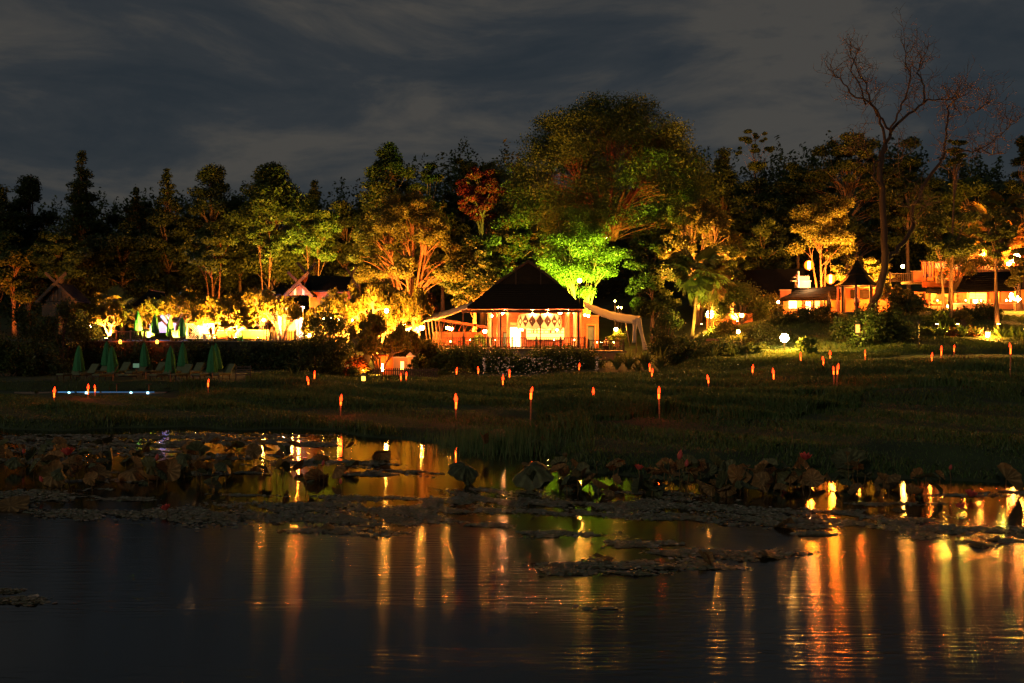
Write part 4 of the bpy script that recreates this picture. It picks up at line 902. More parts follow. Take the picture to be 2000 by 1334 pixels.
# fringed bar canopy with dark diamonds
KY = PY + 3.2; kc = Vector(((PX(1010, KY) + PX(1098, KY)) / 2, KY, PZ(640, KY))); kw = PX(1098, KY) - PX(1010, KY); kh = PZ(613, KY) - PZ(640, KY)
bc = thing('bar_canopy', 'cream scalloped canopy with dark diamonds hanging over the bar', 'canopy', kc)
nseg = 48; sh = MB(); ring = []
PROFC = [(1.0, 0), (1.0, .45), (.985, .7), (.93, .9), (.80, 1.0)]
def cpt(a, r, z, o=0): return ((kw / 2 * r + o) * math.cos(a), (kw * .28 * r + o) * math.sin(a), kh * z)
for r, z in PROFC: ring.append([cpt(2 * math.pi * k / nseg, r, z) for k in range(nseg)])
for A, Bq in zip(ring, ring[1:]):
    for k in range(nseg): sh.poly([A[k], A[(k + 1) % nseg], Bq[(k + 1) % nseg], Bq[k]])
for k in range(nseg):      # scalloped hem
    a0, a1 = 2 * math.pi * k / nseg, 2 * math.pi * (k + 1) / nseg; dz = lambda j: -.14 * abs(math.sin(j * math.pi / 4)) - .02
    sh.poly([cpt(a0, 1, 0), cpt(a1, 1, 0), cpt(a1, 1, dz(k + 1) / kh), cpt(a0, 1, dz(k) / kh)])
sh.poly(list(ring[-1])); sh.obj('canopy_shade', M['fabric'], bc)
for k in range(9):
    a = math.pi + math.pi * (k + .5) / 9; w_ = math.pi / 18 * 1.0
    d_ = MB().poly([cpt(a, 1, .03, .012), cpt(a + w_, 1, .46, .012), cpt(a, .965, .93, .03), cpt(a - w_, 1, .48, .012)])
    d_.obj('dark_diamond', M['wood'], bc)
    MB().lathe([(.02, 0), (.03, .03), (.01, .06)], 6, Vector(cpt(a, 1, .02, .03))).obj('tassel', M['cream'], bc)
for s in (-.7, .7): MB().tube([(kw / 2 * s, 0, kh), (kw / 2 * s, 0, ze - kc.z - .08)], .02, 5).obj('hanging_rod', M['metal'], bc)

# awnings
def sheet(rows, th=.03):
    v = []; f = []; n = len(rows[0])
    for r in rows: v += [tuple(p) for p in r]
    for i in range(len(rows) - 1):
        for k in range(n - 1): f.append((i * n + k, i * n + k + 1, (i + 1) * n + k + 1, (i + 1) * n + k))
    return v, f
def awning(name, label, F0, F1, B0, B1, sag, poles, thick=.05):
    r = thing(name, label, 'awning', (F0.x, F0.y, F0.z), 0, 'canvas awnings beside the pavilion'); o = r.location.copy()
    n, m = 24, 8; rows = []
    for j in range(m + 1):
        s = j / m; a = F0.lerp(B0, s); b = F1.lerp(B1, s)
        rows.append([a.lerp(b, i / n) + Vector((0, 0, -sag * math.sin(math.pi * i / n) - .03 * math.sin(i * 1.7 + j) - .10 * sag * abs(math.sin(s * math.pi * 3)))) - o for i in range(n + 1)])
    v, f = sheet(rows); mb = MB(); mb.v = v; mb.f = f
    c = mb.obj('canopy_cloth', M['fabric'], r, True); sm = c.modifiers.new('thick', 'SOLIDIFY'); sm.thickness = thick
    MB().tube([rows[0][i] + Vector((0, -.03, -.03)) for i in range(0, n + 1, 2)], .06, 6).obj('front_hem', M['fabric'], r, True)
    for a, b in poles: MB().tube([Vector(a) - o, Vector(b) - o], .06, 6).obj('pole', M['wood'], r)
    return r
Fp = PY - .3
awning('awning', 'cream canvas awning sloping down left of the pavilion roof', at(912, 601, Fp), at(823, 628, Fp), at(925, 589, PY + 5), at(818, 618, PY + 5), .18,
       [(at(829 + 7 * i, 627 - 2 * i, Fp + i * .9), at(835 + 6.5 * i, 672, Fp + .1 + i * .9)) for i in range(5)])
awR = awning('awning', 'cream canvas awning sagging down right of the pavilion roof', at(1143, 600, Fp), at(1240, 631, Fp), at(1140, 588, PY + 5.5), at(1250, 617, PY + 5.5), .32,
       [(at(1222, 628, Fp + 1.4), at(1230, 676, Fp + 1.2)), (at(1241, 626, Fp + .2), at(1243, 690, Fp + .2))])
cu = thing('gathered_curtain', 'long cream curtain gathered and falling from the right awning end', 'curtain', at(1247, 622, Fp))
o_ = cu.location.copy(); rows = []
for j in range(15):
    t_ = j / 14; pxc = 1246 + 4 * math.sin(t_ * 2) + 11 * t_ ** 1.6; pyc = 621 + 63 * t_; wd = (5.5 - 2.5 * math.sin(t_ * math.pi * .9)) * mp_ * 1.1
    c0 = at(pxc, pyc, Fp - .1)
    rows.append([c0 + Vector((wd * (i / 20 - .5) * 2, .13 * math.sin(i * 1.9) * (1 - .3 * t_) + .3 * (i / 20 - .5), 0)) - o_ for i in range(21)])
v, f = sheet(rows); mb = MB(); mb.v = v; mb.f = f; c = mb.obj('curtain_cloth', M['fabric'], cu, True); c.modifiers.new('t', 'SOLIDIFY').thickness = .04
rows = []
for j in range(12):
    t_ = j / 11; c0 = at(1240 - 2 * t_, 624 + 46 * t_, Fp + .2); wd = (5 - 2.2 * math.sin(t_ * 2.6)) * mp_
    rows.append([c0 + Vector((wd * (i / 16 - .5) * 2, .12 * math.sin(i * 2.1), 0)) - o_ for i in range(17)])
v, f = sheet(rows); mb = MB(); mb.v = v; mb.f = f; c = mb.obj('curtain_fold', M['fabric'], cu, True); c.modifiers.new('t', 'SOLIDIFY').thickness = .04

# hanging and standing lamps of the pavilion
def hang_lamp(label, px, py, Y, s=.16, w=40, col='gold', up=.8, group='hanging lamps of the pavilion', m='bulb'):
    p = at(px, py, Y); r = thing('hanging_lamp', label, 'lamp', p, 0, group)
    MB().lathe([(s * .5, -s), (s, -s * .4), (s, s * .6), (s * .4, s)], 10).obj('lamp_glass', M[m], r, True)
    MB().tube([(0, 0, s), (0, 0, up)], .015, 5).obj('cord', M['metal'], r); MB().lathe([(s * 1.1, s * .62), (s * .3, s * 1.3)], 10).obj('lamp_cap', M['metal'], r)
    if w: light('lamp_light', 'POINT', (p.x, Y - s - .1, p.z - s * .5), col, w, r, size=.1)
hang_lamp('red-orange lamp hanging at the left front post of the pavilion', 980, 611, PY + .3, .17, 170, 'peach', .35)
hang_lamp('red-orange lamp hanging at the right front of the pavilion', 1094, 610, PY + .3, .17, 170, 'peach', .35)
hang_lamp('small pendant lamp near the cream column', 960, 617, PY + 3, .12, 90, 'amber')
hang_lamp('first small pendant lamp under the right eave', 1142, 615, PY + 2, .10, 60, 'amber', .5)
hang_lamp('second small pendant lamp under the right eave', 1149, 617, PY + 2, .12, 90, 'amber', .6)
hang_lamp('left one of two globe lamps under the left awning', 874, 640, PY + 1.5, .17, 160, 'gold', 1.0)
hang_lamp('right one of two globe lamps under the left awning', 881, 642, PY + 1.5, .17, 160, 'gold', 1.0)
hang_lamp('bright lamp at the low end of the left awning', 824, 640, PY + 1, .22, 520, 'gold', .6)
hang_lamp('lamp glowing behind the left deck railing plant', 947, 647, PY + 4, .18, 200, 'gold', 1.4)
hang_lamp('lamp shaded white behind the right deck plant', 1203, 643, PY + 3.5, .17, 200, 'gold', 1.2)
hang_lamp('bright pendant over the bar counter, left end', 1020, 644, PY + 4.6, .10, 130, 'peach', 1.4)
hang_lamp('bright pendant over the bar counter, right end', 1088, 644, PY + 4.6, .10, 130, 'peach', 1.4)
for i, px in enumerate((985, 1040, 1070, 1110)):
    hang_lamp(['ceiling lamp above the left doorway', 'ceiling lamp above the diamond canopy, left', 'ceiling lamp above the diamond canopy, right', 'ceiling lamp by the thick terracotta column'][i], px, 609.5, PY + 2.2, .09, 95, 'peach', .12)

# tables and chairs on the decks
TB_ = (MB().lathe([(.42, .72), (.42, .76)], 14).mesh('tabletop', M['cream']), MB().lathe([(.22, 0), (.05, .05), (.05, .72)], 8).mesh('table_leg', M['wood']))
CHP = [('seat', B(0, 0, .45, .44, .44, .05).mesh('seat', M['redwood'])), ('backrest', B(0, .2, .74, .44, .04, .5).mesh('backrest', M['redwood']))]
LEGM = B(0, 0, .215, .045, .045, .43).mesh('leg', M['wood'])
CAN = (MB().lathe([(.035, 0), (.04, .10)], 7).mesh('candle_glass', M['bulb']))
def table(label, px, Y, z, group='small round tables on the decks'):
    r = thing('table', label, 'table', (PX(px, Y), Y, z), 0, group); link('tabletop', TB_[0], r); link('table_leg', TB_[1], r)
    c = link('candle_glass', CAN, None, (PX(px, Y), Y - .1, z + .76)); c.name = 'candle_glass'
    return tag(c, 'glowing candle glass on the ' + label, 'candle', 'candle glasses on the tables')
def chair(label, x, Y, z, rz, group='red-brown chairs at the deck tables'):
    r = thing('chair', label, 'chair', (x, Y, z), rz, group)
    for n_, m_ in CHP: link(n_, m_, r)
    for sx in (-.19, .19):
        for sy in (-.19, .19): link('leg', LEGM, r, (sx, sy, 0))
for px, Y, z, l in ((880, PY + 1.2, FL_Z - .15, 'round table under the left awning'), (918, PY + 1.4, FL_Z, 'round table at the left end of the pavilion deck'), (968, PY + .9, FL_Z, 'round table in front of the cream column'),
                    (1008, PY + 1.0, FL_Z, 'round table before the bright doorway'), (1048, PY + .9, FL_Z, 'round table before the middle of the bar'), (1082, PY + .9, FL_Z, 'round table before the right of the bar'),
                    (1122, PY + 1.0, FL_Z, 'round table by the right front post'), (1166, PY + 1.2, FL_Z - .23, 'round table beside the blue door'), (1198, PY + 1.4, FL_Z - .23, 'round table at the right end of the side deck')):
    table(l, px, Y, z); x = PX(px, Y)
    chair('left-hand chair at the ' + l, x - .75, Y, z, math.pi / 2); chair('right-hand chair at the ' + l, x + .75, Y, z, -math.pi / 2)

# ------------------------------------------------------------------ people
def person(label, loc, rz, seated=True, hairc='hair'):
    r = thing('person', label, 'person', loc, rz); hz = .45 if seated else .92
    J = {'hip': (0, 0, hz), 'chest': (0, .02, hz + .33), 'neck': (0, .03, hz + .52), 'head': (0, .0, hz + .66), 'top': (0, .0, hz + .80)}
    chain = [('hip', 'chest'), ('chest', 'neck'), ('neck', 'head'), ('head', 'top')]
    for s, t_ in ((-1, 'l'), (1, 'r')):
        J['sh' + t_] = (.19 * s, .03, hz + .46); J['el' + t_] = (.24 * s, -.06, hz + .18); J['wr' + t_] = (.15 * s, -.28, hz + .22); J['ha' + t_] = (.12 * s, -.36, hz + .24)
        J['hp' + t_] = (.09 * s, 0, hz - .03)
        if seated: J['kn' + t_] = (.12 * s, -.42, hz + .02); J['an' + t_] = (.12 * s, -.42, .08); J['to' + t_] = (.12 * s, -.58, .04)
        else: J['kn' + t_] = (.10 * s, -.02, .5); J['an' + t_] = (.10 * s, 0, .08); J['to' + t_] = (.11 * s, -.16, .04)
        chain += [('chest', 'sh' + t_), ('sh' + t_, 'el' + t_), ('el' + t_, 'wr' + t_), ('wr' + t_, 'ha' + t_), ('hip', 'hp' + t_), ('hp' + t_, 'kn' + t_), ('kn' + t_, 'an' + t_), ('an' + t_, 'to' + t_)]
    R_ = {'hip': .14, 'chest': .15, 'neck': .055, 'head': .095, 'top': .06, 'sh': .07, 'el': .045, 'wr': .035, 'ha': .04, 'hp': .09, 'kn': .06, 'an': .04, 'to': .035}
    def grow(names, edges, mname, k, grow_=1.0):
        ix = {n_: i for i, n_ in enumerate(names)}; me = bpy.data.meshes.new(mname)
        me.from_pydata([J[n_] for n_ in names], [(ix[a], ix[b]) for a, b in edges], []); me.materials.append(M[k])
        o = link(mname, me, r); o.modifiers.new('skin', 'SKIN'); o.modifiers.new('sub', 'SUBSURF').levels = 1
        o.modifiers['sub'].render_levels = 1
        for i, n_ in enumerate(names):
            q = R_[n_ if n_ in R_ else n_[:2]] * grow_; me.skin_vertices[0].data[i].radius = (q, q)
        me.skin_vertices[0].data[0].use_root = True
    grow(list(J), chain, 'body', 'skin')
    ns = ['hip', 'chest', 'shl', 'shr', 'ell', 'elr']; grow(ns, [('hip', 'chest'), ('chest', 'shl'), ('chest', 'shr'), ('shl', 'ell'), ('shr', 'elr')], 'shirt', 'shirt', 1.22)
    ns = ['hip', 'hpl', 'hpr', 'knl', 'knr', 'anl', 'anr']; grow(ns, [('hip', 'hpl'), ('hip', 'hpr'), ('hpl', 'knl'), ('hpr', 'knr'), ('knl', 'anl'), ('knr', 'anr')], 'trousers', 'wood', 1.2)
    MB().lathe([(.02, .125), (.08, .10), (.108, .04), (.105, 0), (.09, -.04)][::-1], 10, (0, .025, hz + .70)).obj('hair', M[hairc], r, True)
    return r
chair('chair carrying the guest in the pale shirt by the right deck plant', PX(1184, PY + 1.8), PY + 1.8, FL_Z - .23, 0)
person('guest in a pale shirt seated on the right side deck by the yellow plant', (PX(1184, PY + 1.8), PY + 1.8 - .02, FL_Z - .23), 0.0, True)

# ------------------------------------------------------------------ gabled house at left
def bld(name, label, cat, px, Y, z):
    return thing(name, label, cat, (PX(px, Y), Y, z))
class HB(MB):
    def put(s, name, m, root, smooth=False):
        o = root.location; s.v = [(v[0] - o.x, v[1] - o.y, v[2] - o.z) for v in s.v]
        return MB.obj(s, name, M[m], root, smooth)
def slab(p, th=.16):                  # thick roof plane from four points
    mb = HB(); p = [Vector(q) for q in p]; n_ = (p[1] - p[0]).cross(p[3] - p[0]).normalized()
    if n_.z < 0: n_ = -n_
    q = [v - n_ * th for v in p]
    mb.poly(p); mb.poly(q[::-1])
    for i in range(4): mb.poly([p[i], q[i], q[(i + 1) % 4], p[(i + 1) % 4]])
    return mb
def wallpx(root, name, x0, x1, y0, y1, Y, m, th=.15):
    return HB().box((PX(x0, Y) + PX(x1, Y)) / 2, Y + th / 2, (PZ(y0, Y) + PZ(y1, Y)) / 2, PX(x1, Y) - PX(x0, Y), th, PZ(y0, Y) - PZ(y1, Y)).put(name, m, root)
GH = bld('gabled_house', 'traditional house with crossed gable finials, long dark roof and white porch columns', 'house', 600, 102, PZ(665, 102))
def gable(root, apx, apy, exl, exr, ey, Y, depth, m='roof', dark=False):
    a = at(apx, apy, Y); l = at(exl, ey, Y); r_ = at(exr, ey, Y); d = Vector((0, depth, 0))
    slab([l, a, a + d, l + d]).put('roof', m, root); slab([a, r_, r_ + d, a + d]).put('roof', m, root)
    y2 = Vector((0, .5, 0)); HB().poly([l + y2, r_ + y2, a + y2 - Vector((0, 0, .15))]).put('gable_wall', 'wood' if dark else 'terra', root)
    nb = 9
    for i in range(1, nb):              # boards of the gable
        t_ = i / nb; x = l.x + (r_.x - l.x) * t_; hh = (a.z - l.z) * (1 - abs(2 * t_ - 1)) * .92
        HB().box(x, Y + .42, l.z + hh / 2, (r_.x - l.x) / nb * .82, .08, hh).put('gable_board', 'wood' if dark else 'redwood' if i % 3 else 'cream', root)
    for s, e_ in ((1, l), (-1, r_)):
        dr = (a - e_).normalized(); top = a + dr * 1.5
        mb = HB(); mb.bar(e_ - dr * .25 + Vector((0, -.1, 0)), top + Vector((0, -.1 - .05 * s, 0)), .12, .28); mb.put('crossed_finial', 'wood', root)
gable(GH, 583, 552, 558, 607, 576, 99, 5.0)
gable(GH, 599, 534, 562, 634, 575, 103.5, .9)
br0, br1 = at(604, 538, 103.6), at(686, 540, 103.6)
slab([br0, br1, br1 + Vector((.2, -3.4, PZ(567, 100.2) - br1.z)), br0 + Vector((0, -3.4, PZ(568, 100.2) - br0.z))]).put('main_roof', 'roof', GH)
slab([br0, br1, br1 + Vector((.2, 4, -2.2)), br0 + Vector((0, 4, -2.2))]).put('main_roof', 'roof', GH)
for s in (-1, 1): HB().bar(br1 + Vector((-.9 * s, 0, -1.5)), br1 + Vector((.55 * s, .05 * s, 1.0)), .10, .22).put('crossed_finial', 'wood', GH)
l0, l1 = at(537, 562, 101), at(562, 562, 101)
slab([l0, l1, l1 + Vector((0, -2, -.75)), l0 + Vector((-.3, -2, -.75))]).put('side_roof', 'roof', GH)
HB().bar(l0 + Vector((0, 0, -.2)), l0 + Vector((-.35, -.1, .75)), .08, .16).put('crossed_finial', 'wood', GH)
for i, px in enumerate((546, 556, 580, 588)):
    c0 = at(px, 665, 98.6); HB().lathe([(.26, 0), (.26, .3), (.19, .38), (.17, PZ(603, 98.6) - c0.z - .2), (.24, PZ(603, 98.6) - c0.z)], 12, c0).put('column', ('white', 'terra', 'cream', 'white')[i], GH, True)
wallpx(GH, 'wall', 533, 592, 600, 665, 102, 'cream'); wallpx(GH, 'window_frame', 562, 578, 612, 648, 101.8, 'white'); wallpx(GH, 'window_pane', 564, 576, 614, 646, 101.7, 'win', .05)
wallpx(GH, 'door_frame', 535, 545, 612, 665, 101.8, 'wood'); wallpx(GH, 'porch_beam', 532, 594, 598, 603, 98.8, 'white', .3)
wallpx(GH, 'wall', 606, 684, 569, 600, 102.5, 'terra'); wallpx(GH, 'porch_floor', 528, 596, 665, 669, 97.5, 'stone', 5)
light('porch_light', 'POINT', at(552, 612, 97.4), 'white', 250, GH, size=.15); light('porch_light', 'POINT', at(570, 630, 100.2), 'gold', 320, GH, size=.15)
light('porch_light', 'POINT', at(584, 605, 97.6), 'blue', 200, GH, size=.1); light('gable_light', 'POINT', at(583, 582, 97), 'amber', 260, GH, size=.1)
light('gable_light', 'POINT', at(600, 560, 102.0), 'amber', 120, GH, size=.1)
railing('dark railing in front of the white porch columns', (PX(524, 95), 95), (PX(577, 95), 95), PZ(668, 95), 1.05, .22, every=2.6)

# small spire of trained flowers at the awning
bush('pink-lit cone-shaped flowering shrub beside the left awning', 840, 566, 618, 14, 99, 'redbed', 2600, seed=60, leaf=.16, name='cone_shrub', K=14)
uplight('small round uplight at the foot of the pink cone shrub', 838, 97.5, 840, 590, 99, 'white', 420, 120, py=622)
# black hut far left
HU = bld('hut', 'small black-roofed hut with pointed gable in the dark trees', 'hut', 110, 100, PZ(615, 100))
gable(HU, 110, 553, 74, 146, 588, 100, 4, 'roof', True); wallpx(HU, 'wall', 82, 138, 589, 618, 100.6, 'wood')
# purple-lit house behind the third parasol
PH = bld('garden_house', 'low house with red-edged roof and purple lights behind gold frangipanis', 'house', 318, 101, PZ(650, 101))
a0, a1 = at(292, 566, 102), at(322, 572, 102)
slab([a0, a1, a1 + Vector((1.2, -3, -1.6)), a0 + Vector((-.6, -3, -1.6))]).put('roof', 'roof', PH); HB().bar(a0, a1, .14).put('ridge_beam', 'redwood', PH)
wallpx(PH, 'wall', 292, 345, 590, 650, 102.5, 'white'); wallpx(PH, 'eave_beam', 330, 372, 621, 624, 99, 'redwood')
light('purple_light', 'POINT', at(312, 610, 100.5), 'blue', 200, PH, size=.1)
fb = MB(); rr = random.Random(9)
for i in range(46):
    q = at(rr.uniform(295, 335), rr.uniform(590, 622), 101.6); fb.lathe([(.01, -.03), (.035, 0), (.01, .03)], 5, q)
tag(fb.obj('fairy_lights', M['purple']), 'string of tiny purple bulbs on the garden house front', 'fairy lights', kind='stuff')
# lattice screen
LSY = 94.0; ls = bld('lattice_screen', 'bright white lattice screen glowing behind the upper parasols', 'screen', 392, LSY, PZ(662, LSY))
x0, x1, z0, z1 = PX(364, LSY), PX(418, LSY), PZ(660, LSY), PZ(634, LSY)
for sgn in (1, -1):
    mb = HB()
    for i in range(-4, 16):
        xa = x0 + i * .2; a = Vector((xa, LSY + .02 * sgn, z0)); b = Vector((xa + sgn * (z1 - z0), LSY + .02 * sgn, z1))
        if min(a.x, b.x) < x0 or max(a.x, b.x) > x1: continue
        mb.bar(a, b, .03, .055)
    mb.put('lattice_slats', 'white', ls)
for a, b in ((364, 367), (389, 393), (415, 418)): wallpx(ls, 'post', a, b, 632, 662, LSY - .05, 'white', .12)
wallpx(ls, 'top_rail', 363, 419, 632, 634, LSY - .08, 'white', .18); wallpx(ls, 'bottom_rail', 363, 419, 660, 662, LSY - .08, 'white', .18)
light('screen_light', 'POINT', at(385, 645, LSY - 1.0), 'white', 50, ls, size=.1)
light('screen_light', 'POINT', at(400, 655, LSY + 1.2), 'gold', 120, ls, size=.1)
pl = bld('stone_bench', 'white-topped stone bench in front of the lattice screen', 'bench', 407, 91.8, PZ(664, 91.8))
wallpx(pl, 'bench_top', 396, 416, 652, 655, 91.6, 'white', .6); wallpx(pl, 'bench_leg', 397, 401, 655, 667, 91.7, 'white', .4); wallpx(pl, 'bench_leg', 412, 415, 655, 670, 91.7, 'white', .4)
pl = bld('low_wall', 'low terracotta wall behind the white twisted frangipani stems', 'wall', 460, 95, PZ(660, 95)); wallpx(pl, 'wall_body', 425, 520, 646, 662, 95, 'terra', .3); wallpx(pl, 'wall_cap', 424, 521, 644.5, 646, 94.9, 'cream', .5)
railing('short left railing with sloping end at the upper terrace stair', (PX(228, 91.8), 91.8), (PX(283, 91.8), 91.8), PZ(666, 91.8), .85, .2, every=1.3, m='redwood')
rw = bld('retaining_wall', 'long dark stone retaining wall under the upper terrace', 'wall', 370, 90.2, .9)
rs = random.Random(3); Yw_ = 90.0
stm = []
for i in range(6):
    q = rs.uniform(.9, 1.0); stm.append(B(0, 0, 0, .96 * q, .18 + .04 * (i % 3), .50).mesh('stone', M['dark_stone']))
HB().box((PX(160, Yw_) + PX(585, Yw_)) / 2, Yw_ + .35, 2.15, PX(585, Yw_) - PX(160, Yw_), .5, 2.6).put('wall_core', 'dark_stone', rw)
for row in range(5):
    x = PX(160, Yw_) + .5 + (.5 if row % 2 else 0)
    while x < PX(584, Yw_) - .4: link('stone', rs.choice(stm), rw, (x - rw.location.x, -.12, .26 + row * .525)); x += 1.0
HB().box((PX(160, Yw_) + PX(585, Yw_)) / 2, Yw_ + .2, 3.50, PX(585, Yw_) - PX(160, Yw_) + .1, 1.1, .12).put('wall_cap', 'stone', rw)
for i, (px, l) in enumerate(((235, 'left'), (307, 'right'))):
    p = at(px, 668, 89.6); r = thing('wall_lamp', f'{l}-hand small red lantern hung on the retaining wall', 'lamp', p, 0, 'red lanterns on the retaining wall')
    MB().lathe([(.10, -.15), (.13, -.1), (.13, .12), (.05, .2)], 8).obj('lamp_glass', M['bulb_soft'], r); B(0, .12, .18, .04, .3, .04).obj('bracket', M['metal'], r)
    light('lamp_light', 'POINT', (p.x, 89.3, p.z), 'red', 10, r, size=.08)

# ------------------------------------------------------------------ garden gate / low white building under the dark frangipani
GG = bld('garden_gatehouse', 'low pale building with gate pillar, slatted opening and lit doorway under dark frangipani', 'building', 770, 85, PZ(732, 85))
wallpx(GG, 'wall', 768, 782, 699, 732, 85, 'cream'); wallpx(GG, 'wall', 789, 798, 699, 732, 85, 'cream'); wallpx(GG, 'wall_cap', 767, 800, 697, 699, 84.9, 'white', .4)
wallpx(GG, 'doorway', 782.2, 788.8, 706, 722, 85.1, 'win', .05); wallpx(GG, 'wall', 782.2, 788.8, 722.1, 732, 85, 'terra'); wallpx(GG, 'lintel', 782.2, 788.8, 699.2, 706, 85, 'cream')
wallpx(GG, 'gate_pillar', 796, 806, 697, 733, 84.3, 'cream', .5); wallpx(GG, 'pillar_cap', 794, 810, 694.5, 697, 84.2, 'white', .7)
c0 = at(801, 694.5, 84.55); HB().lathe([(.38, 0), (.05, .28)], 4, c0, .785).put('pillar_finial', 'white', GG)
wallpx(GG, 'back_wall', 732, 768, 693, 732, 86.5, 'terra'); wallpx(GG, 'lintel', 730, 756, 692, 695, 85, 'redwood')
for i in range(7): wallpx(GG, 'slat', 733 + i * 3.2, 734.4 + i * 3.2, 695, 715, 85, 'cream', .08)
wallpx(GG, 'sill', 731, 757, 715, 717, 84.95, 'cream', .2)
light('gate_light', 'POINT', at(785, 700, 83.6), 'amber', 28, GG, size=.1); light('gate_light', 'POINT', at(745, 705, 85.9), 'amber', 60, GG, size=.1); light('gate_light', 'POINT', at(708, 722, 80.5), 'amber', 120, GG, size=.1)
p = at(738, 738, 80); sb = bld('lit_box_planter', 'bright yellow-lit box planter at the foot of the garden gate', 'planter', 738, 80, PZ(745, 80))
wallpx(sb, 'planter_box', 731, 746, 737, 746, 80, 'cream', .5); light('planter_light', 'POINT', at(737, 733, 79.3), 'gold', 45, sb, size=.1)
ur_ = thing('clay_urn', 'pale clay urn under the dark frangipani', 'urn', at(716, 712, 83.5)); MB().lathe([(.14, 0), (.30, .35), (.34, .6), (.22, .95), (.15, 1.05), (.2, 1.12)], 14).obj('urn_body', M['cream'], ur_, True); MB().lathe([(.21, 1.12), (.17, 1.14)], 14).obj('urn_rim', M['terra'], ur_, True)
wb = bld('pool_bar', 'low white lit building behind the awning lamp', 'building', 800, 101, PZ(660, 101)); wallpx(wb, 'wall', 780, 820, 634, 665, 102, 'white'); wallpx(wb, 'window_pane', 786, 817, 637, 652, 101.9, 'winhot', .05)
slab([at(776, 630, 102), at(824, 630, 102), at(826, 636, 99.5), at(774, 636, 99.5)]).put('roof', 'terra', wb)
lf = bld('garden_fence', 'low dark slatted fence along the grass below the garden gate', 'fence', 770, 78, H(PX(770, 78), 78))
fs = B(0, 0, .42, .09, .03, .84).mesh('slat', M['wood'])
for i in range(30): link('slat', fs, lf, (-1.6 + i * .17, 0, 0))
B(.9, .04, .2, 5.2, .05, .07).obj('rail', M['wood'], lf); B(.9, .04, .66, 5.2, .05, .07).obj('rail', M['wood'], lf)

# fairy lights on the hedge
fb = MB(); rr = random.Random(19)
for i in range(330):
    cxp, wd = rr.choice(((985, 22), (985, 22), (1045, 30), (1045, 30), (1108, 40), (946, 3), (1165, 4)))
    q = at(cxp + rr.gauss(0, wd * .55), 697 + 36 * rr.random() ** 1.1, 87.2 + rr.uniform(-.4, .3)); s = rr.uniform(.3, .8)
    fb.lathe([(.006 * s, -.03 * s), (.03 * s, 0), (.006 * s, .03 * s)], 4, q)
tag(fb.obj('fairy_lights', M['fairy']), 'curtain of tiny pinkish fairy lights hanging over the pavilion hedge', 'fairy lights', kind='stuff')

# ------------------------------------------------------------------ right-hand buildings
SH = bld('slatted_house', 'dim house with slatted lit front and dark gable roof beside the fan palm', 'house', 1410, 100, PZ(672, 100))
wallpx(SH, 'wall', 1380, 1470, 612, 650, 100.6, 'terra'); gable(SH, 1397, 545, 1362, 1432, 592, 101, 5, 'roof', True)
for i in range(16): wallpx(SH, 'slat', 1384 + i * 2.9, 1385.2 + i * 2.9, 588, 612, 99.2, 'wood', .08)
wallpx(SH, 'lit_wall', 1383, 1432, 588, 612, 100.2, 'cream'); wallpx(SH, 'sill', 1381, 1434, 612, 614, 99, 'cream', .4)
light('house_light', 'POINT', at(1395, 603, 99.8), 'amber', 90, SH, size=.1)
DR = bld('dark_roof_house', 'dark house roof looming behind the arcade house', 'house', 1475, 112, PZ(600, 112))
slab([at(1450, 528, 116), at(1570, 524, 116), at(1575, 572, 110), at(1440, 575, 110)]).put('roof', 'roof', DR); wallpx(DR, 'wall', 1450, 1565, 570, 600, 112, 'wood')

AH = bld('arcade_house', 'low arcade house with stepped white parapet, dark roof and glowing doors', 'house', 1580, 100, PZ(613, 100))
ex0, ex1 = at(1524, 585, 97.5), at(1642, 583, 97.5); tx0, tx1 = at(1556, 566, 101.5), at(1642, 556, 101.5)
slab([ex0, ex1, tx1, tx0]).put('roof', 'roof', AH); slab([ex0, tx0, tx0 + Vector((0, 2, -.6)), ex0 + Vector((0, 5, 0))]).put('roof', 'roof', AH)
for i in range(5):
    t_ = (i + .5) / 5; HB().bar(ex0.lerp(tx0, t_) + Vector((0, 0, .05)), ex1.lerp(tx1, t_) + Vector((0, 0, .05)), .05, .05).put('tile_course', 'roof', AH)
wallpx(AH, 'back_wall', 1527, 1642, 585, 613, 100.2, 'terra')
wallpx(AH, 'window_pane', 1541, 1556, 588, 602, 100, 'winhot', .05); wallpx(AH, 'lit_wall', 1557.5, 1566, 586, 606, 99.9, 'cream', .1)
for a, b in ((1568, 1572), (1584, 1588)): wallpx(AH, 'door', a, b, 588, 612, 99.9, 'red', .12)
for a, b in ((1574, 1577), (1579, 1583)): wallpx(AH, 'window_pane', a, b, 589, 612, 99.95, 'winhot', .05)
wallpx(AH, 'door_leaf', 1592, 1601, 588, 612, 99.9, 'win', .08); wallpx(AH, 'red_frame', 1602, 1606, 586, 612, 99.85, 'red', .1)
wallpx(AH, 'lit_wall', 1610, 1632, 588, 606, 99.9, 'terra', .08)
for px in (1528, 1589, 1610, 1640): wallpx(AH, 'column', px - 1.3, px + 1.3, 584, 613, 98.2, 'wood', .15)
wallpx(AH, 'terrace_wall', 1585, 1634, 606, 614, 97.6, 'terra', .25); wallpx(AH, 'terrace_cap', 1584, 1635, 605, 606.4, 97.5, 'cream', .45)
wallpx(AH, 'step', 1628, 1642, 609, 616, 97, 'cream', .5)
wallpx(AH, 'side_wall', 1524, 1545, 567, 586, 102, 'terra'); wallpx(AH, 'side_cap', 1523, 1546, 565.5, 567, 101.9, 'cream', .4)
wallpx(AH, 'parapet', 1553, 1583, 550, 562, 102.2, 'cream', .3); wallpx(AH, 'parapet', 1556, 1581, 539, 549.5, 102.2, 'cream', .3); wallpx(AH, 'parapet_cap', 1547, 1584, 547.5, 550, 102, 'cream', .7)
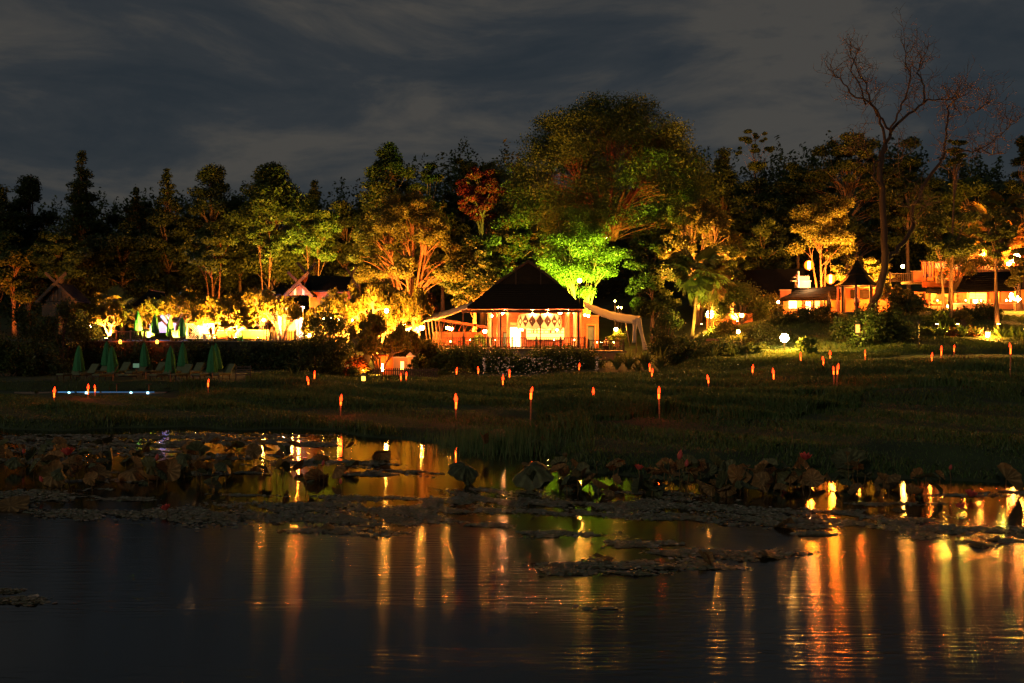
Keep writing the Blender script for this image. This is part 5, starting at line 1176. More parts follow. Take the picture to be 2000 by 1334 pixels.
wallpx(AH, 'parapet_cap', 1550, 1562, 541, 542.5, 102, 'cream', .7); wallpx(AH, 'parapet_post', 1558.5, 1561.5, 530, 562, 101.9, 'white', .4)
for k in range(4): wallpx(AH, 'stepped_gable', 1553 + k * 1.6, 1558, 538 - k * 2, 540 - k * 2, 102.2, 'terra', .3)
light('house_light', 'POINT', at(1578, 552, 101.2), 'white', 170, AH, size=.1)
for px, w_, c_ in ((1556, 120, 'gold'), (1577, 110, 'amber'), (1599, 130, 'gold'), (1622, 150, 'amber')): light('arcade_light', 'POINT', at(px, 590, 98.9), c_, w_, AH, size=.08)

GZ = bld('gazebo', 'open gazebo with three-tier pointed dark roof and spire', 'gazebo', 1674, 93, PZ(610, 93))
gx = GZ.location.x; gY = 93.0
def tier(w0, z0, w1, z1, lip=.1):
    mb = HB()
    pr = []
    for i in range(7):
        t_ = i / 6; pr.append(((w0 + (w1 - w0) * (t_ ** .8)) , z0 + (z1 - z0) * (t_ ** 1.25)))
    mb.lathe([(w0 * .97, z0 - lip)] + pr, 8, (gx, gY, 0), math.pi / 8); mb.put('roof_tier', 'roof', GZ)
mg = 93 / FPX
tier(43 * mg, PZ(557, 93), 18 * mg, PZ(536, 93)); tier(24.5 * mg, PZ(536, 93), 9 * mg, PZ(519, 93)); tier(11.5 * mg, PZ(520, 93), 2.4 * mg, PZ(508, 93))
HB().lathe([(.12, PZ(509, 93)), (.16, PZ(507, 93)), (.07, PZ(504, 93)), (.10, PZ(502, 93)), (.02, PZ(494, 93))], 8, (gx, gY, 0)).put('spire', 'wood', GZ)
for k in range(8):
    a = math.pi / 8 + k * math.pi / 4; x, y = gx + 36 * mg * math.cos(a), gY + 36 * mg * math.sin(a)
    HB().box(x, y, (PZ(557, 93) + GZ.location.z) / 2, .16, .16, PZ(557, 93) - GZ.location.z).put('post', 'redwood' if k % 2 else 'wood', GZ)
HB().lathe([(42 * mg, PZ(559, 93)), (42 * mg, PZ(558.2, 93))], 8, (gx, gY, 0), math.pi / 8).put('ceiling', 'cream', GZ)
HB().lathe([(42 * mg, PZ(612, 93)), (42 * mg, PZ(610, 93))], 8, (gx, gY, 0), math.pi / 8).put('floor', 'stone', GZ)
light('gazebo_light', 'POINT', (gx, gY, PZ(564, 93)), 'amber', 420, GZ, size=.15)
gzw = bld('gazebo_back_wall', 'terracotta house wall glowing behind the gazebo posts', 'wall', 1690, 99, PZ(612, 99)); wallpx(gzw, 'wall_body', 1643, 1742, 563, 612, 99, 'terra', .3); wallpx(gzw, 'wall_cap', 1642, 1743, 561, 563, 98.9, 'cream', .5); wallpx(gzw, 'dark_panel', 1662, 1702, 566, 583, 98.6, 'roof', .2)  # last piece is a dark flat panel against the wall face
light('wall_light', 'POINT', at(1722, 590, 97.2), 'amber', 420, gzw, size=.1); light('wall_light', 'POINT', at(1700, 575, 97.6), 'amber', 260, gzw, size=.1)
person('person in a pale shirt standing at the gazebo front', (PX(1673, 92), 92, PZ(612, 92)), .3, False)
pr_ = thing('parasol', 'folded grey parasol beside the gazebo on the arcade terrace', 'parasol', at(1619, 610, 96.5)); MB().lathe([(.22, .45), (.25, .9), (.16, 1.5), (.03, 2.0)], 10).obj('parasol_canopy', M['metal'], pr_, True); MB().tube([(0, 0, 0), (0, 0, 2.1)], .03, 6).obj('pole', M['wood'], pr_)

BH = bld('balcony_house', 'two-storey house with lit curtained balcony and terracotta lower terrace', 'house', 1810, 101, PZ(612, 101))
wallpx(BH, 'upper_wall', 1800, 1900, 510, 548, 104, 'terra'); wallpx(BH, 'window_pane', 1826, 1848, 514, 524, 103.9, 'winred', .05); wallpx(BH, 'window_pane', 1857, 1884, 516, 526, 103.9, 'winred', .05)
wallpx(BH, 'upper_beam', 1798, 1900, 508, 511, 101.5, 'wood', .3)
for px in (1801, 1810, 1825, 1837, 1858, 1880): wallpx(BH, 'post', px - .9, px + .9, 511, 548, 101.5, 'redwood', .15)
for px in (1804, 1812, 1818):
    rows = []
    for j in range(8):
        t_ = j / 7; c0 = at(px + 1.5 * math.sin(t_ * 3), 512 + 30 * t_, 101.7); wd = .14 - .08 * math.sin(t_ * 3.0)
        rows.append([c0 + Vector((wd * (i / 6 - .5) * 2, .06 * math.sin(i * 2.2), 0)) for i in range(7)])
    v, f = sheet(rows); mb = HB(); mb.v = v; mb.f = f; mb.put('curtain', 'fabric', BH, True)
wallpx(BH, 'balcony_parapet', 1783, 1802, 530, 550, 100.6, 'terra', .3); wallpx(BH, 'parapet_cap', 1782, 1803, 528.8, 530, 100.5, 'cream', .5)
wallpx(BH, 'balcony_parapet', 1830, 1848, 540, 553, 100.6, 'cream', .3); wallpx(BH, 'balcony_floor', 1782, 1902, 548, 552, 101, 'stone', 3); wallpx(BH, 'fascia', 1802, 1880, 550, 561, 100.9, 'terra', .2)
slab([at(1812, 560, 101.5), at(1864, 560, 101.5), at(1864, 570, 98.5), at(1808, 570, 98.5)]).put('lower_roof', 'roof', BH)
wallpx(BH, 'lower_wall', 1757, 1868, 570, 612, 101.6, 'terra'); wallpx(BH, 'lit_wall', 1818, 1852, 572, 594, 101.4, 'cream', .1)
for px, py, r_ in ((1835, 580, .42), (1827, 586, .24), (1846, 583, .2)):
    q = at(px, py, 101.3); mb = HB()
    for i in range(14):
        a0_, a1_ = 2 * math.pi * i / 14, 2 * math.pi * (i + 1) / 14; mb.poly([(q.x, q.y - .06, q.z), (q.x + r_ * math.cos(a0_), q.y, q.z + r_ * math.sin(a0_)), (q.x + r_ * math.cos(a1_), q.y, q.z + r_ * math.sin(a1_))])
    mb.put('wall_plate', 'redwood', BH)
wallpx(BH, 'terrace_wall', 1757, 1852, 600, 612, 98, 'terra', .3); wallpx(BH, 'terrace_cap', 1756, 1853, 598.6, 600, 97.9, 'cream', .5)
for px in (1773, 1783): 
    c0 = at(px, 606, 97.4); HB().tube([c0, c0 + Vector((0, 0, PZ(572, 97.4) - c0.z))], .16, 10).put('column', 'white', BH, True)
for px in (1797, 1806, 1815): wallpx(BH, 'column', px - 1.4, px + 1.4, 571, 600, 99.5, 'cream' if px != 1806 else 'redwood', .2)
for px, py, w_, c_ in ((1778, 585, 260, 'gold'), (1835, 576, 200, 'gold'), (1812, 585, 90, 'red')): light('terrace_light', 'POINT', at(px, py, 97.0 if px == 1778 else 100.0), c_, w_, BH, size=.1)
for px, w_ in ((1815, 130), (1840, 150), (1872, 130)): light('balcony_light', 'POINT', at(px, 522, 102.6), 'amber', w_, BH, size=.1)
railing('thin dark railing between gazebo and balcony house', (PX(1738, 99.5), 99.5), (PX(1782, 99.5), 99.5), PZ(552, 99.5), .9, .2, every=2.2)
hang_lamp('upper white lamp glowing at the thin dark railing', 1763, 520, 98.5, .16, 120, 'gold', .5, 'hanging lamps of the right houses')

WR = bld('wide_roof_house', 'house with wide dark tiled roof over an open lit dining terrace', 'house', 1930, 100, PZ(604, 100))
e0, e1 = at(1866, 569, 97), at(1992, 566, 97); t0_, t1_ = at(1886, 532, 101), at(1984, 530, 101)
slab([e0, e1, t1_, t0_]).put('roof', 'roof', WR); slab([e0, t0_, t0_ + Vector((1, 4, -1)), e0 + Vector((0, 7, 0))]).put('roof', 'roof', WR)
for i in range(9):
    t_ = (i + .5) / 9; HB().bar(e0.lerp(t0_, t_) + Vector((0, 0, .06)), e1.lerp(t1_, t_) + Vector((0, 0, .06)), .05, .06).put('tile_course', 'roof', WR)
HB().bar(t0_ + Vector((0, 0, .08)), t1_ + Vector((0, 0, .08)), .2).put('ridge', 'terra', WR)
wallpx(WR, 'back_wall', 1864, 2040, 566, 604, 101, 'terra'); wallpx(WR, 'lit_wall', 1893, 1927, 572, 592, 100.7, 'win', .1)
for i in range(6): wallpx(WR, 'blind_slat', 1893, 1927, 573 + i * 3.2, 574 + i * 3.2, 100.5, 'cream', .06)
for px, m_ in ((1867, 'cream'), (1892, 'cream'), (1929, 'redwood'), (1953, 'terra'), (1985, 'cream')): wallpx(WR, 'column', px - 1.5, px + 1.5, 567, 602, 98.3, m_, .2)
for a, b in ((1871, 1880), (1932, 1942), (1955, 1975)): wallpx(WR, 'red_panel', a, b, 570, 598, 100.8, 'red' if a != 1871 else 'redwood', .1)
q = at(1876, 583, 100.6); mb = HB()
for i in range(14): mb.poly([(q.x, q.y - .06, q.z), (q.x + .32 * math.cos(i * .4488), q.y, q.z + .32 * math.sin(i * .4488)), (q.x + .32 * math.cos((i + 1) * .4488), q.y, q.z + .32 * math.sin((i + 1) * .4488))])
mb.put('wall_plate', 'redwood', WR)
wallpx(WR, 'terrace_wall', 1858, 2040, 594, 604, 96.6, 'terra', .3); wallpx(WR, 'terrace_cap', 1857, 2040, 592, 594, 96.5, 'cream', .55)
UH = bld('upper_house', 'red-lit upper house partly hidden by leaves above the wide tiled roof', 'house', 1945, 108, PZ(540, 108)); wallpx(UH, 'wall', 1890, 2050, 500, 540, 108, 'terra'); wallpx(UH, 'eave', 1888, 2052, 496, 500, 106.5, 'wood', 2)
for a, b in ((1900, 1908), (1918, 1932), (1945, 1958), (1985, 1998)): wallpx(UH, 'window_pane', a, b, 508, 526, 107.9, 'winred', .05)
wallpx(UH, 'balcony_rail', 1886, 2050, 524, 533, 105, 'wood', .1)
for px in (1915, 1950, 1990): light('house_light', 'POINT', at(px, 512, 105.8), 'red', 260, UH, size=.1)
for px, c_, w_ in ((1880, 'amber', 150), (1908, 'gold', 220), (1945, 'red', 170), (1965, 'amber', 170), (1990, 'gold', 220)): light('terrace_light', 'POINT', at(px, 576, 98.8), c_, w_, WR, size=.1)
hang_lamp('tall glowing column lamp on the wide-roofed terrace', 1905, 588, 97.6, .18, 130, 'gold', .9, 'hanging lamps of the right houses')
hang_lamp('bright white lamp beside the slim trunk on the terrace wall', 1853, 598, 96.2, .16, 150, 'white', .6, 'hanging lamps of the right houses')
hang_lamp('second lamp on the terrace wall left of the slim trunk', 1843, 600, 96.2, .11, 70, 'gold', .5, 'hanging lamps of the right houses')
hang_lamp('tall pale lamp above the right end of the wide roof', 1970, 515, 103, .2, 160, 'gold', .5, 'hanging lamps of the right houses')
p = at(1980, 583, 92); r = thing('cluster_lamp', 'post lamp with a spreading cluster of white bulbs at the right edge', 'lamp', (p.x, 92, PZ(634, 92)))
MB().tube([(0, 0, 0), (.1, 0, 1.2), (.02, 0, PZ(592, 92) - r.location.z)], .11, 8).obj('lamp_post', M['bark_red'], r)
rr = random.Random(7)
for i in range(16):
    a = rr.random() * 6.283; q = Vector((.75 * math.cos(a) * rr.uniform(.3, 1), .5 * math.sin(a), PZ(583, 92) - r.location.z + rr.uniform(-.25, .45)))
    MB().lathe([(.03, -.08), (.075, 0), (.03, .08)], 8, q).obj('bulb', M['bulb'], r); MB().tube([(.02, 0, PZ(592, 92) - r.location.z), q], .012, 4).obj('arm', M['metal'], r)
light('lamp_light', 'POINT', (p.x, 90.8, p.z), 'gold', 420, r, size=.2)
for px, l, Y in ((1830, 'dining table on the terracotta terrace, left', 100.2), (1885, 'dining table on the wide-roofed terrace, left', 99), (1915, 'dining table under the lit blinds', 99)):
    z_ = PZ(603, Y) - .0; table(l, px, Y, z_, 'tables on the right-hand terraces'); chair('left-hand chair at the ' + l, PX(px, Y) - .75, Y, z_, 1.57); chair('right-hand chair at the ' + l, PX(px, Y) + .75, Y, z_, -1.57)
kb = bld('red_kerb', 'curved red brick kerb by the pale sword plant', 'kerb', 1390, 82, PZ(668, 82))
for i in range(9): wallpx(kb, 'brick', 1380 + i * 2.6, 1382.4 + i * 2.6, 661 + abs(i - 2) * .25, 666, 82, 'brick', .2)

# ------------------------------------------------------------------ pool, parasols, loungers
po = bld('swimming_pool', 'long dark pool with blue-lit overflow edge', 'pool', 170, 63, .3)
xa, xb = PX(20, 62), PX(318, 62); zpl = PZ(765.5, 62)
B((xa + xb) / 2 - po.location.x, -.3, zpl - .3 - .28, xb - xa, .35, .5).obj('pool_wall', M['stone'], po)
pw = mat('pool_water', (.01, .03, .05), .05, .1, 2, spec=.6); MB().poly([(xa - po.location.x, -.12, zpl - .34), (xb - po.location.x, -.12, zpl - .34), (xb - po.location.x, 2.7, zpl - .34), (xa - po.location.x, 2.7, zpl - .34)]).obj('pool_surface', pw, po)
MB().box((PX(106, 62) + PX(188, 62)) / 2 - po.location.x, -.50, zpl - .33, PX(188, 62) - PX(106, 62), .02, .022).obj('edge_glow', M['bluestrip'], po); MB().box((PX(192, 62) + PX(296, 62)) / 2 - po.location.x, -.50, zpl - .33, PX(296, 62) - PX(192, 62), .02, .010).obj('edge_glow', M['bluestrip'], po)  # glowing strips put in for the blue light along the overflow edge
for px in (128, 162, 250, 283): B(PX(px, 62) - po.location.x, -.50, zpl - .38, .12, .05, .12).obj('pool_lamp', M['bluehot'], po)
for px, l in ((69, 'left'), (147, 'right')):
    p = at(px, 765, 62.4); r = thing('potted_plant', f'{l}-hand round spiky plant in a bowl on the pool edge', 'plant', (p.x, 62.5, zpl - .35), 0, 'bowls on the pool edge')
    MB().lathe([(.12, 0), (.26, .16), (.28, .22), (.2, .22)], 12).obj('bowl', M['stone'], r, True)
    rr = random.Random(px)
    for i in range(26):
        o = link('leaf_blade', AGV[0], r, (0, 0, .2), (0, rr.uniform(.1, 1.2), rr.random() * 6.28)); o.scale = (.38, .38, .38)
def parasol_mesh():
    mb = MB(); prof = [(.30, .62), (.335, .70), (.30, 1.2), (.20, 1.8), (.10, 2.25), (.02, 2.48)]; n = 24; rings = []
    for j, (r, z) in enumerate(prof):
        b = len(mb.v); rings.append(b)
        for k in range(n):
            a = 2 * math.pi * k / n; rr_ = r * (1 + .34 * math.cos(8 * a + .6 * j)); mb.v.append((rr_ * math.cos(a), rr_ * math.sin(a), z + (.06 * math.cos(8 * a) if j == 0 else 0)))
    for a, b in zip(rings, rings[1:]):
        for k in range(n): mb.f.append((a + k, a + (k + 1) % n, b + (k + 1) % n, b + k))
    return mb.mesh('parasol_canopy', M['green'], True)
PAR = (parasol_mesh(), MB().tube([(0, 0, 0), (0, 0, 2.55)], .028, 7).mesh('pole', M['wood']), MB().lathe([(.3, 0), (.28, .07), (.05, .1), (.05, .3)], 12).mesh('parasol_base', M['stone']), MB().lathe([(.036, 1.05), (.036, 1.10)], 8).mesh('strap', M['white']))
def parasol(label, px, ytop, Y, h=2.55, group='folded green parasols on the lower deck', rz=0):
    p = at(px, ytop, Y); z = p.z - h
    r = thing('parasol', label, 'parasol', (p.x, Y, z), rz, group)
    for n_, m_ in zip(('parasol_canopy', 'pole', 'parasol_base'), PAR): link(n_, m_, r, scale=(1, 1, h / 2.55))
    r.rotation_euler = (random.gauss(0, .02), random.gauss(0, .03), rz)
    return r
for px, yt, Y, h, l in ((154, 672, 69, 2.5, 'leftmost folded green parasol on the lower deck'), (208, 664, 74, 2.5, 'dim folded parasol just behind the second bright one'), (221, 673, 69, 2.55, 'second bright folded parasol from the left, lower deck'),
        (284, 666, 74, 2.5, 'dim folded parasol behind the small white sign'), (333, 673, 69, 2.6, 'bright folded parasol in the middle of the lower deck'), (357, 666, 74, 2.5, 'dim folded parasol right of the middle bright one'),
        (414, 672, 69, 2.6, 'bright folded parasol of the right-hand pair, lower deck'), (426, 667, 73, 2.7, 'dim folded parasol of the right-hand pair, lower deck')):
    parasol(l, px, yt, Y, h, rz=px * .7)
for px, yt, Y, l in ((270, 606, 93, 'olive folded parasol leftmost on the upper terrace'), (302, 611, 92.5, 'dark green folded parasol second on the upper terrace'), (333, 617, 94, 'golden-lit folded parasol third on the upper terrace'),
        (355, 617, 92.5, 'slim dark green folded parasol left of the lattice screen'), (467, 627, 93, 'yellow-lit folded parasol before the low terracotta wall')):
    parasol(l, px, yt, Y, 2.5, 'folded green parasols on the upper terrace', rz=px)
def lounger_parts():
    fr_ = MB(); fr_.box(-.30, -.55, .30, .05, 1.4, .06); fr_.box(.30, -.55, .30, .05, 1.4, .06); fr_.box(0, -1.22, .30, .6, .05, .06); fr_.box(0, .12, .30, .6, .05, .06)
    a = math.radians(52); c_, s_ = math.cos(a), math.sin(a)
    bk = MB(); Mx = Matrix.Rotation(a, 3, 'X'); bk.box(0, .14 + c_ * .40, .36 + s_ * .40, .62, .86, .10, 0, Mx)
    return (('frame', fr_.mesh('frame', M['wood'])), ('seat_cushion', B(0, -.55, .385, .62, 1.3, .10).mesh('seat_cushion', M['cushion'])), ('back_cushion', bk.mesh('back_cushion', M['cushion'])))
LG = lounger_parts(); LGL = B(0, 0, .14, .05, .05, .28).mesh('leg', M['wood'])
def lounger(label, px, yb, Y, rz, group='sun loungers on the lower deck'):
    x = PX(px, Y); z = H(x, Y) + .02; r = thing('sun_lounger', label, 'sun lounger', (x, Y, z), rz, group)
    for n_, m_ in LG: link(n_, m_, r)
    for sx in (-.28, .28):
        for sy in (-1.15, .05): link('leg', LGL, r, (sx, sy, 0))
for px, Y, rz, l in ((143, 68.6, -.35, 'sun lounger under the leftmost green parasol'), (174, 68.4, -.35, 'sun lounger right of the leftmost parasol'), (199, 73.5, -.3, 'back-row lounger beside the dim parasol'), (212, 68.5, -.35, 'sun lounger under the second bright parasol'),
        (238, 73.4, -.3, 'back-row lounger right of the second bright parasol'), (272, 73.5, -.3, 'back-row lounger behind the small white sign'), (308, 73.4, -.3, 'back-row lounger left of the middle parasol'), (322, 68.5, -.35, 'sun lounger under the middle bright parasol'),
        (358, 68.5, -.35, 'sun lounger right of the middle bright parasol'), (347, 73.5, -.3, 'back-row lounger under the dim middle parasol'), (382, 73.5, -.3, 'back-row lounger right of the dim middle parasol'), (405, 68.6, -.35, 'sun lounger under the right-hand parasol pair'), (441, 69.5, -.35, 'rightmost sun lounger on the lower deck')):
    lounger(l, px, 0, Y, rz)
p = at(240, 732, 68); r = thing('sun_lounger', 'flat-lying lounger with folded pad between second parasol and sign', 'sun lounger', (p.x, 68, H(p.x, 68)), .9, 'sun loungers on the lower deck'); link('frame', LG[0][1], r); link('seat_cushion', LG[1][1], r)
for px, Y, l in ((286, 92.6, 'left one of two lit upper loungers'), (296, 92.4, 'right one of two lit upper loungers'), (345, 92.8, 'upper lounger between the third and slim parasols')):
    lounger(l, px, 0, Y, .6, 'loungers on the upper terrace')
for px, yb, Y, l in ((221, 747, 66.6, 'beside the second bright parasol'), (333, 747, 66.6, 'beside the middle bright parasol'), (228, 768, 63.8, 'on the pool edge, left'), (291, 768, 63.8, 'on the pool edge, right'), (285, 730, 70.5, 'behind the small white sign'), (415, 745, 66.8, 'by the right-hand parasol pair')):
    x = PX(px, Y); r = thing('side_table', 'small T-shaped side table ' + l, 'side table', (x, Y, H(x, Y)), 0, 'small side tables on the lower deck')
    MB().lathe([(.24, .50), (.24, .53)], 12).obj('tabletop', M['wood'], r); MB().lathe([(.14, 0), (.03, .04), (.03, .5)], 7).obj('table_leg', M['terra'], r)
p = at(266, 714, 70); r = thing('notice_sign', 'small pale green notice board among the sun loungers', 'sign', (p.x, 70, H(p.x, 70))); B(0, 0, p.z - r.location.z, .42, .03, .30).obj('sign_panel', M['sign'], r); B(0, .04, (p.z - r.location.z) / 2, .05, .05, p.z - r.location.z).obj('sign_post', M['wood'], r)
p = at(455, 752, 68); r = thing('wooden_rack', 'dark slatted wooden towel rack right of the last lounger', 'rack', (PX(475, 68), 68, H(PX(475, 68), 68)))
for k in range(4): B(0, 0, .35 + .18 * k, 1.1, .04, .08).obj('slat', M['wood'], r)
for s in (-.5, .5): B(s, .03, .5, .07, .07, 1.0).obj('post', M['wood'], r)
lp = thing('lamp_post', 'thin grey pole at the edge of the right terrace', 'pole', (PX(1794, 72), 72, H(PX(1794, 72), 72))); MB().tube([(0, 0, -.2), (0, 0, 1.9)], .035, 7).obj('pole', M['metal'], lp); MB().lathe([(.07, 1.9), (.07, 2.0), (.02, 2.08)], 8).obj('pole_cap', M['metal'], lp)
dl = bld('crown_lantern', 'square glass garden lantern lit lime beside the leaning trunk', 'lantern', 1675, 75, PZ(650, 75)); MB().lathe([(.16, 0), (.16, .62)], 4).obj('lantern_glass', M['winred'], dl); MB().lathe([(.2, .62), (.04, .8)], 4).obj('cap', M['metal'], dl); B(0, 0, -.7, .07, .07, 1.4).obj('post', M['metal'], dl)
light('lantern_light', 'POINT', at(1673, 640, 74.5), 'lime', 110, dl, size=.1)

# ------------------------------------------------------------------ grass and rice
def grass(name, label, n, pxr, Yr, hr, w, m, mask=None, cat='grass', lean=.35):
    px = rng.uniform(*pxr, n); Yg = rng.uniform(Yr[0] ** .5, Yr[1] ** .5, n) ** 2; x = PX(px, Yg); z = HT(x, Yg)
    k = z > .03
    if mask is not None: k &= mask(px, Yg)
    x, Yg, z = x[k], Yg[k], z[k]; n = len(x); a = rng.uniform(0, 6.283, n); hgt = rng.uniform(*hr, n) * (.75 + .35 * np.sin(x * .9 + Yg * .7)); wv = np.stack([np.cos(a), np.sin(a), 0 * a], 1) * (w * rng.uniform(.6, 1.4, n))[:, None]
    b = np.stack([x, Yg, z - .03], 1); ln = rng.normal(size=(n, 2)) * lean * hgt[:, None]
    m1 = b + np.concatenate([ln * .3, (hgt * .62)[:, None]], 1); tp = b + np.concatenate([ln, hgt[:, None]], 1)
    V = np.stack([b - wv, b + wv, m1 + wv * .7, tp, m1 - wv * .7], 1).reshape(-1, 3)
    F_ = np.arange(n * 5, dtype=np.int32).reshape(n, 5)
    return tag(link(name, np_mesh(name, V, F_, M[m])), label, cat, kind='stuff')
grass('bank_grass', 'short dark grass on the pond banks and terrace edges', 135000, (-80, 2080), (23.5, 62), (.08, .26), .012, 'rice', lambda p, y: ~((p < 340) & (y > 50)))
grass('bank_grass', 'close-cut dark grass in front of the pool edge', 30000, (-80, 350), (48, 61.5), (.04, .13), .016, 'rice')
grass('rice_plants', 'tall rice growing in rows on the near right terrace', 52000, (1050, 1680), (37.5, 45), (.35, .75), .016, 'rice', lambda p, y: y > 38.5 + 1.5 * np.sin(p * .02) + np.clip((p - 1560) * .02, 0, 9), 'rice', .25)
grass('rice_plants', 'rice on the raised far right terraces', 45000, (1560, 2080), (47, 63), (.3, .6), .02, 'rice', None, 'rice', .25)
grass('rice_plants', 'rice on the long flat terrace left and centre', 70000, (90, 1560), (47, 66), (.18, .42), .018, 'rice', lambda p, y: ~((p < 350) & (y > 50)), 'rice', .3)
grass('rice_plants', 'grass strip at the foot of the hedges', 42000, (480, 1700), (64, 80), (.15, .4), .02, 'rice', None, 'grass', .3)
grass('bank_grass', 'longer grass hanging over the terrace lips, toned as if lamplit', 90000, (-80, 2080), (36, 74), (.2, .45), .018, 'lawn', lambda p, y: (HT((p - 1000) / FPX * y, y + .5) - HT((p - 1000) / FPX * y, y - .5)) > .13)  # blade tone stands in for lamplight along the terrace edges
grass('lawn_grass', 'bright lit lawn grass around the agaves', 50000, (1740, 2080), (70, 90), (.08, .2), .022, 'lawn')
grass('lawn_grass', 'grass and ground cover on the slope around the floodlight', 50000, (1290, 1760), (68, 92), (.12, .34), .022, 'lawn')
grass('reeds', 'pale reeds standing in the water at the mid pond edge', 2600, (880, 1160), (29, 36), (.25, .75), .010, 'rice', None, 'reeds', .2)
k_ = rng.normal(size=(1500, 2)); ry = 32.5 + k_[:, 1] * 1.2; rx = PX(975 + k_[:, 0] * 60, ry)
hgt = rng.uniform(.3, .8, 1500); b = np.stack([rx, ry, np.full(1500, -.02)], 1); tp = b + np.stack([rng.normal(size=1500) * .08, rng.normal(size=1500) * .08, hgt], 1); wv = np.array([.011, 0, 0])
tag(link('reeds', np_mesh('reeds', np.stack([b - wv, b + wv, tp], 1).reshape(-1, 3), np.arange(4500, dtype=np.int32).reshape(-1, 3), M['rice'])), 'thin reeds rising from the water in the pond inlet', 'reeds', kind='stuff')

# ------------------------------------------------------------------ floating weed mats
def weed(label, ell, n, size=(.018, .055)):
    P_ = []; n = int(n * 1.5)
    A = np.array([e[2] * e[3] * (e[4] if len(e) > 4 else 1) for e in ell], float); A /= A.sum()
    for e, a in zip(ell, A):
        m = int(n * a); q = rng.normal(size=(m * 2, 2)); q = q[(np.abs(q) < 2.2).all(1)][:m]
        r_ = np.abs(np.sqrt(rng.random(m)) * (.80 + .22 * rng.normal(size=m))); th = rng.random(m) * 6.283; edge = 1 + .22 * np.sin(3 * th + e[0]) + .16 * np.sin(7 * th + e[1])
        px = e[0] + e[2] * r_ * np.cos(th) * edge; py = e[1] + e[3] * r_ * np.sin(th) * edge
        Yq = EYE * FPX / (py - 667.0); P_.append(np.stack([PX(px, Yq), Yq], 1))
    P_ = np.concatenate(P_); nz = np.sin(P_[:, 0] * 2.7 + 1.3 * np.sin(P_[:, 1] * 1.9)) + np.sin(P_[:, 1] * 4.1 + P_[:, 0] * .8) + .8 * np.sin(P_[:, 0] * 7.3 + P_[:, 1] * 5.1)
    nz = nz + .5 * np.sin(P_[:, 0] * 17 + P_[:, 1] * 3) * np.sin(P_[:, 1] * 23); P_ = P_[rng.random(len(P_)) < np.clip((nz + .9) / 1.5, .02, .95)]; m = len(P_); s = rng.uniform(*size, m)
    cen = np.stack([P_[:, 0], P_[:, 1], rng.uniform(.004, .010, m)], 1); ang = rng.random(m) * 6.283
    V = []; t1 = rng.normal(size=m) * .16; t2 = rng.normal(size=m) * .16
    for k in range(5):
        a = ang + k * 1.2566; dx, dy = np.cos(a) * s, np.sin(a) * s * .85; V.append(cen + np.stack([dx, dy, dx * t1 + dy * t2], 1))
    return tag(link('floating_weed', np_mesh('floating_weed', np.stack(V, 1).reshape(-1, 3), np.arange(m * 5, dtype=np.int32).reshape(m, 5), M['weed'])), label, 'floating weed', kind='stuff')
weed('broad mat of small floating weed across the left pond', [(350, 1006, 270, 15), (560, 1006, 270, 19), (690, 1036, 105, 10), (780, 1010, 90, 18), (620, 985, 140, 6, .5), (250, 975, 60, 4), (880, 990, 90, 16), (970, 975, 90, 22), (960, 1025, 40, 6), (700, 975, 120, 8, .5), (160, 1010, 60, 5), (460, 968, 60, 3)], 52000)
weed('speckled floating weed at the far left of the pond', [(300, 853, 330, 6), (150, 880, 170, 9), (430, 892, 120, 5), (570, 868, 120, 5), (380, 925, 120, 4), (60, 968, 120, 12), (20, 985, 60, 8), (110, 862, 150, 9), (300, 868, 120, 6), (480, 862, 110, 5), (60, 900, 90, 6), (200, 940, 80, 4), (640, 905, 130, 8, .6), (760, 925, 90, 6)], 52000, (.03, .09))
weed('long floating weed belt across the right pond', [(1180, 998, 150, 12), (1300, 985, 150, 14), (1400, 1008, 170, 12), (1520, 1026, 110, 8), (1560, 1005, 120, 12), (1700, 1018, 130, 8), (1850, 1037, 140, 12), (1750, 985, 90, 4), (1860, 968, 80, 3), (1950, 1052, 80, 10), (1965, 962, 60, 4), (1090, 985, 60, 8), (1280, 962, 90, 4)], 46000)
weed('ragged floating weed patch in the open water near the middle', [(1130, 1046, 90, 5), (1240, 1062, 80, 7), (1330, 1080, 60, 7), (1460, 1084, 85, 9), (1250, 1103, 160, 10), (1120, 1118, 70, 5), (1230, 1121, 80, 4), (1060, 1041, 60, 4)], 22000)
weed('small floating weed patch at the left frame edge', [(30, 1174, 60, 7), (10, 1155, 32, 4)], 2600)
weed('tiny floating weed islet under the lantern reflection', [(1590, 1043, 38, 4)], 1200)
weed('few floating weeds under the green reflection', [(1165, 1188, 28, 3)], 350)

